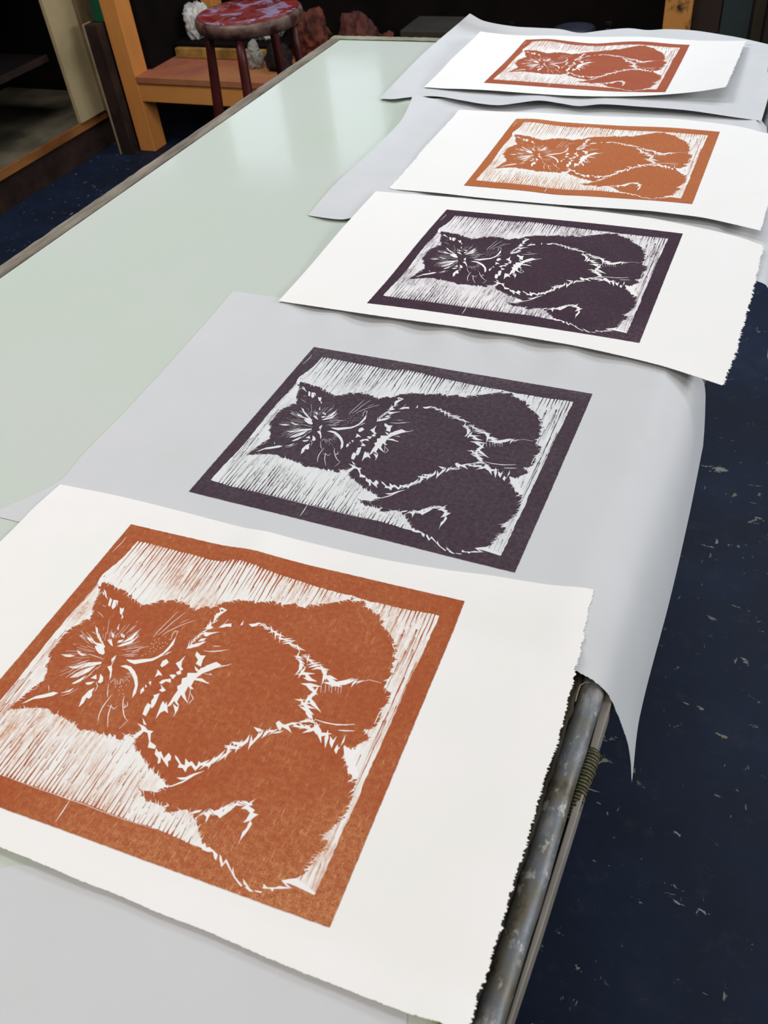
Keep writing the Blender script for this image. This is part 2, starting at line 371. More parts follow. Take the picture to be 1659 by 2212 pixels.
# ============================================================ SHEETS OF PAPER
SHEETS = json.loads('''{"p1":{"bottom":[[-0.6,0.1,0.002],[-0.3609,0.1091,0.0045],[-0.3344,0.1101,0.005],[-0.3051,0.1108,0.0045],[-0.2725,0.1125,0.004],[-0.2427,0.1129,0.004],[-0.2146,0.1146,0.004],[-0.1647,0.1155,0.004],[-0.1149,0.1177,0.0045],[-0.0898,0.119,0.005],[-0.0705,0.1213,0.005],[-0.0579,0.1217,0.004]],"top":[[-0.5582,0.4058,0.0015],[-0.4913,0.4094,0.0015],[-0.4212,0.4101,0.0015],[-0.3642,0.4095,0.0015],[-0.311,0.411,0.0015],[-0.2438,0.412,0.0015],[-0.1827,0.418,0.0015],[-0.1454,0.4235,0.0015],[-0.1013,0.4282,0.0015],[-0.0681,0.4352,0.0015]],"left":[[-0.6,0.1,0.002],[-0.5633,0.2478,0.0015],[-0.5598,0.3368,0.0015],[-0.5605,0.3728,0.0015],[-0.5582,0.4058,0.0015]],"right":[[-0.0579,0.1217,0.004],[-0.0568,0.1271,0.0035],[-0.0578,0.1414,0.0015],[-0.0576,0.1663,0.0015],[-0.0581,0.19,0.0015],[-0.0585,0.2175,0.0015],[-0.0598,0.2521,0.0015],[-0.0599,0.2644,0.0015],[-0.0604,0.2836,0.0015],[-0.0597,0.3019,0.0015],[-0.0616,0.3328,0.0015],[-0.0634,0.359,0.0015],[-0.0646,0.3801,0.0015],[-0.0661,0.3981,0.0015],[-0.068,0.4167,0.0015],[-0.0681,0.4352,0.0015]],"bumps":[[-0.34,0.392,0.02,0.04,0.0028],[-0.31,0.392,0.04,0.04,0.002]],"plate":[[-0.45952,0.38213],[-0.15571,0.39319],[-0.14666,0.14307],[-0.4517,0.12632]]},"g2":{"bottom":[[-0.597,0.352,0.0004],[-0.45,0.356,0.0004],[-0.25,0.36,0.0004],[-0.1,0.362,0.0005],[-0.0765,0.364,0.0005],[-0.0639,0.365,-0.0035],[-0.0476,0.365,-0.0118],[-0.0395,0.365,-0.0205],[-0.0312,0.365,-0.04],[-0.0209,0.365,-0.0707],[-0.0161,0.365,-0.0938],[-0.0118,0.365,-0.1254]],"top":[[-0.5867,0.7657,0.0004],[-0.45,0.766,0.0004],[-0.25,0.766,0.0004],[-0.1,0.766,0.0005],[-0.0765,0.766,0.0005],[-0.0639,0.766,-0.0035],[-0.0476,0.766,-0.0115],[-0.0395,0.766,-0.019],[-0.0335,0.766,-0.0322],[-0.0289,0.766,-0.0607],[-0.0261,0.766,-0.0838],[-0.024,0.766,-0.105]],"left":[[-0.597,0.352,0.0004],[-0.5638,0.4087,0.0004],[-0.5665,0.4473,0.0004],[-0.569,0.5376,0.0004],[-0.5775,0.6656,0.0004],[-0.5867,0.7657,0.0004]],"right":[[-0.0118,0.365,-0.1254],[-0.018,0.42,-0.117],[-0.018,0.55,-0.115],[-0.02,0.66,-0.11],[-0.024,0.766,-0.105]],"bumps":[[-0.505,0.745,0.02,0.035,0.0022],[-0.435,0.745,0.02,0.035,0.0035],[-0.365,0.745,0.02,0.035,0.004],[-0.3,0.745,0.02,0.035,0.0042],[-0.235,0.745,0.02,0.035,0.004],[-0.17,0.745,0.02,0.035,0.0038],[-0.11,0.745,0.02,0.035,0.002]],"plate":[[-0.43226,0.68093],[-0.12911,0.68045],[-0.12895,0.43265],[-0.43375,0.4352]]},"p3":{"bottom":[[-0.5151,0.7532,0.0045],[-0.4586,0.7487,0.0075],[-0.3981,0.7447,0.01],[-0.3422,0.7442,0.0108],[-0.2842,0.7457,0.0105],[-0.2181,0.7458,0.01],[-0.1596,0.7447,0.009],[-0.1122,0.7412,0.0075],[-0.0755,0.7379,0.0055],[-0.0438,0.7328,0.003],[-0.0172,0.7275,0.001]],"top":[[-0.5249,1.0554,0.006],[-0.464,1.057,0.006],[-0.3981,1.0608,0.005],[-0.302,1.0618,0.005],[-0.2221,1.0591,0.005],[-0.1518,1.0562,0.004],[-0.1155,1.0507,0.003],[-0.0721,1.0421,0.002],[-0.0392,1.0332,0.001],[-0.0129,1.0209,0.0]],"left":[[-0.5157,0.7539,0.004],[-0.5191,0.8349,0.003],[-0.5214,0.94,0.0065],[-0.5249,1.0554,0.006]],"right":[[-0.0172,0.7275,0.001],[-0.016,0.7469,0.0],[-0.0129,0.785,0.0],[-0.0127,0.8246,0.0],[-0.0121,0.8524,0.0],[-0.0119,0.9011,0.0],[-0.0115,0.9426,0.0],[-0.0121,0.9864,0.0],[-0.0129,1.0209,0.0]],"bumps":[],"plate":[[-0.40616,1.0204],[-0.10427,1.02381],[-0.1042,0.77138],[-0.40757,0.76869]]},"g4":{"bottom":[[-0.5919,0.9746,0.001],[-0.5588,0.9665,0.004],[-0.5349,0.9675,0.004],[-0.514,0.9747,0.006],[-0.4,0.96,0.003],[-0.2,0.95,0.002],[-0.06,0.945,0.0],[-0.0103,0.943,-0.004],[0.0031,0.9454,-0.012],[0.014,0.925,-0.045],[0.02,0.925,-0.09]],"top":[[-0.6118,1.4083,0.016],[-0.5777,1.4206,0.006],[-0.5,1.462,0.004],[-0.38,1.485,0.003],[-0.2,1.475,0.003],[-0.11,1.45,0.0008],[-0.074,1.44,0.0002],[-0.058,1.435,-0.008],[-0.035,1.43,-0.035],[-0.025,1.43,-0.08]],"left":[[-0.5919,0.9746,0.001],[-0.5983,1.0676,0.002],[-0.5963,1.1763,0.003],[-0.5962,1.3031,0.005],[-0.6044,1.3624,0.008],[-0.6118,1.4083,0.016]],"right":[[0.02,0.925,-0.09],[0.02,1.05,-0.09],[0.005,1.2,-0.09],[-0.025,1.43,-0.08]],"bumps":[[-0.47,1.065,0.02,0.04,0.002],[-0.4,1.065,0.02,0.04,0.003],[-0.345,1.065,0.02,0.04,0.0032],[-0.28,1.065,0.02,0.04,0.0035],[-0.22,1.065,0.02,0.04,0.003],[-0.15,1.065,0.02,0.04,0.002]]},"p4":{"bottom":[[-0.5129,1.0727,0.003],[-0.482,1.0671,0.006],[-0.4328,1.0644,0.0075],[-0.3652,1.0606,0.008],[-0.2711,1.0615,0.008],[-0.2115,1.0631,0.0085],[-0.1538,1.0625,0.01],[-0.1198,1.0605,0.01],[-0.0865,1.0583,0.0095],[-0.0532,1.0491,0.0095],[-0.0193,1.0412,0.008]],"top":[[-0.5204,1.3818,0.004],[-0.4512,1.3833,0.004],[-0.3607,1.3861,0.004],[-0.2878,1.3867,0.004],[-0.1839,1.3904,0.004],[-0.1093,1.381,0.004],[-0.0762,1.3742,0.003],[-0.0437,1.3633,0.001],[-0.03,1.375,0.0]],"left":[[-0.5129,1.0727,0.003],[-0.5153,1.1645,0.003],[-0.5178,1.2461,0.004],[-0.5183,1.3179,0.004],[-0.5204,1.3818,0.004]],"right":[[-0.0193,1.0412,0.008],[-0.0191,1.1246,0.004],[-0.022,1.25,0.002],[-0.03,1.375,0.0]],"bumps":[[-0.385,1.33,0.03,0.05,0.003],[-0.18,1.33,0.05,0.05,0.002],[-0.28,1.11,0.03,0.03,-0.002]],"plate":[[-0.41441,1.35198],[-0.10808,1.34838],[-0.10599,1.09537],[-0.40884,1.09452]]},"g5":{"bottom":[[-0.6793,1.4162,0.003],[-0.6496,1.4088,0.006],[-0.6259,1.4241,0.005],[-0.5783,1.4227,0.009],[-0.5239,1.4098,0.009],[-0.4871,1.3966,0.01],[-0.4549,1.3946,0.01],[-0.4266,1.4031,0.012],[-0.3964,1.4179,0.012],[-0.3617,1.4159,0.01],[-0.3298,1.4078,0.01],[-0.2951,1.4149,0.012],[-0.238,1.4155,0.011],[-0.1892,1.4153,0.01],[-0.1547,1.4133,0.009],[-0.1139,1.4119,0.0055],[-0.0872,1.4102,0.0035],[-0.0579,1.4161,-0.001]],"top":[[-0.6532,1.8105,0.035],[-0.6245,1.8111,0.022],[-0.5658,1.8222,0.01],[-0.521,1.8305,0.006],[-0.4747,1.8315,0.004],[-0.4317,1.8174,0.002],[-0.3922,1.8275,0.004],[-0.3463,1.8377,0.006],[-0.3072,1.8394,0.003],[-0.2734,1.8399,0.005],[-0.2226,1.838,0.004],[-0.1713,1.8266,0.001],[-0.137,1.8094,0.001],[-0.0836,1.7978,-0.006]],"left":[[-0.6793,1.4162,0.003],[-0.6894,1.5442,0.003],[-0.6952,1.6619,0.004],[-0.6922,1.7543,0.007],[-0.6763,1.7919,0.018],[-0.664,1.7994,0.027],[-0.6532,1.8105,0.035]],"right":[[-0.0579,1.4161,-0.001],[-0.0601,1.547,-0.004],[-0.0648,1.6656,-0.006],[-0.0836,1.7978,-0.006]],"bumps":[]},"p5":{"bottom":[[-0.6202,1.4763,0.005],[-0.5754,1.4591,0.01],[-0.5401,1.4549,0.012],[-0.4895,1.4512,0.013],[-0.4242,1.446,0.013],[-0.3617,1.4431,0.013],[-0.3027,1.4465,0.013],[-0.2456,1.45,0.015],[-0.1975,1.4554,0.018],[-0.1575,1.4606,0.022],[-0.1211,1.4714,0.026]],"top":[[-0.6122,1.7555,0.018],[-0.5914,1.7552,0.016],[-0.5457,1.7581,0.012],[-0.4658,1.765,0.01],[-0.3794,1.7717,0.009],[-0.2523,1.7674,0.008],[-0.187,1.7603,0.009],[-0.1231,1.7469,0.014]],"left":[[-0.6202,1.4763,0.005],[-0.6182,1.5484,0.008],[-0.6197,1.6149,0.01],[-0.6165,1.6795,0.013],[-0.6133,1.7151,0.016],[-0.6122,1.7555,0.018]],"right":[[-0.1211,1.4714,0.026],[-0.1219,1.5225,0.022],[-0.1227,1.6034,0.018],[-0.1228,1.6631,0.016],[-0.1231,1.7469,0.014]],"bumps":[[-0.47,1.7,0.035,0.05,0.005],[-0.3,1.72,0.05,0.06,0.0045],[-0.385,1.72,0.03,0.06,-0.002]],"plate":[[-0.51402,1.73242],[-0.21456,1.73467],[-0.20857,1.46723],[-0.51434,1.48805]]},"g0":{"bottom":[[-0.42,-0.25,0.0003],[-0.2,-0.25,0.0003],[-0.09,-0.25,0.0003]],"top":[[-0.4,0.088,0.0003],[-0.354,0.0991,0.0003],[-0.3444,0.1053,0.0005],[-0.25,0.125,0.0003],[-0.15,0.13,0.0003],[-0.088,0.13,0.0003]],"left":[[-0.42,-0.25,0.0003],[-0.4,0.088,0.0003]],"right":[[-0.09,-0.25,0.0003],[-0.0876,0.1153,0.0003],[-0.09,0.1204,0.0003],[-0.088,0.13,0.0003]],"bumps":[]}}''')
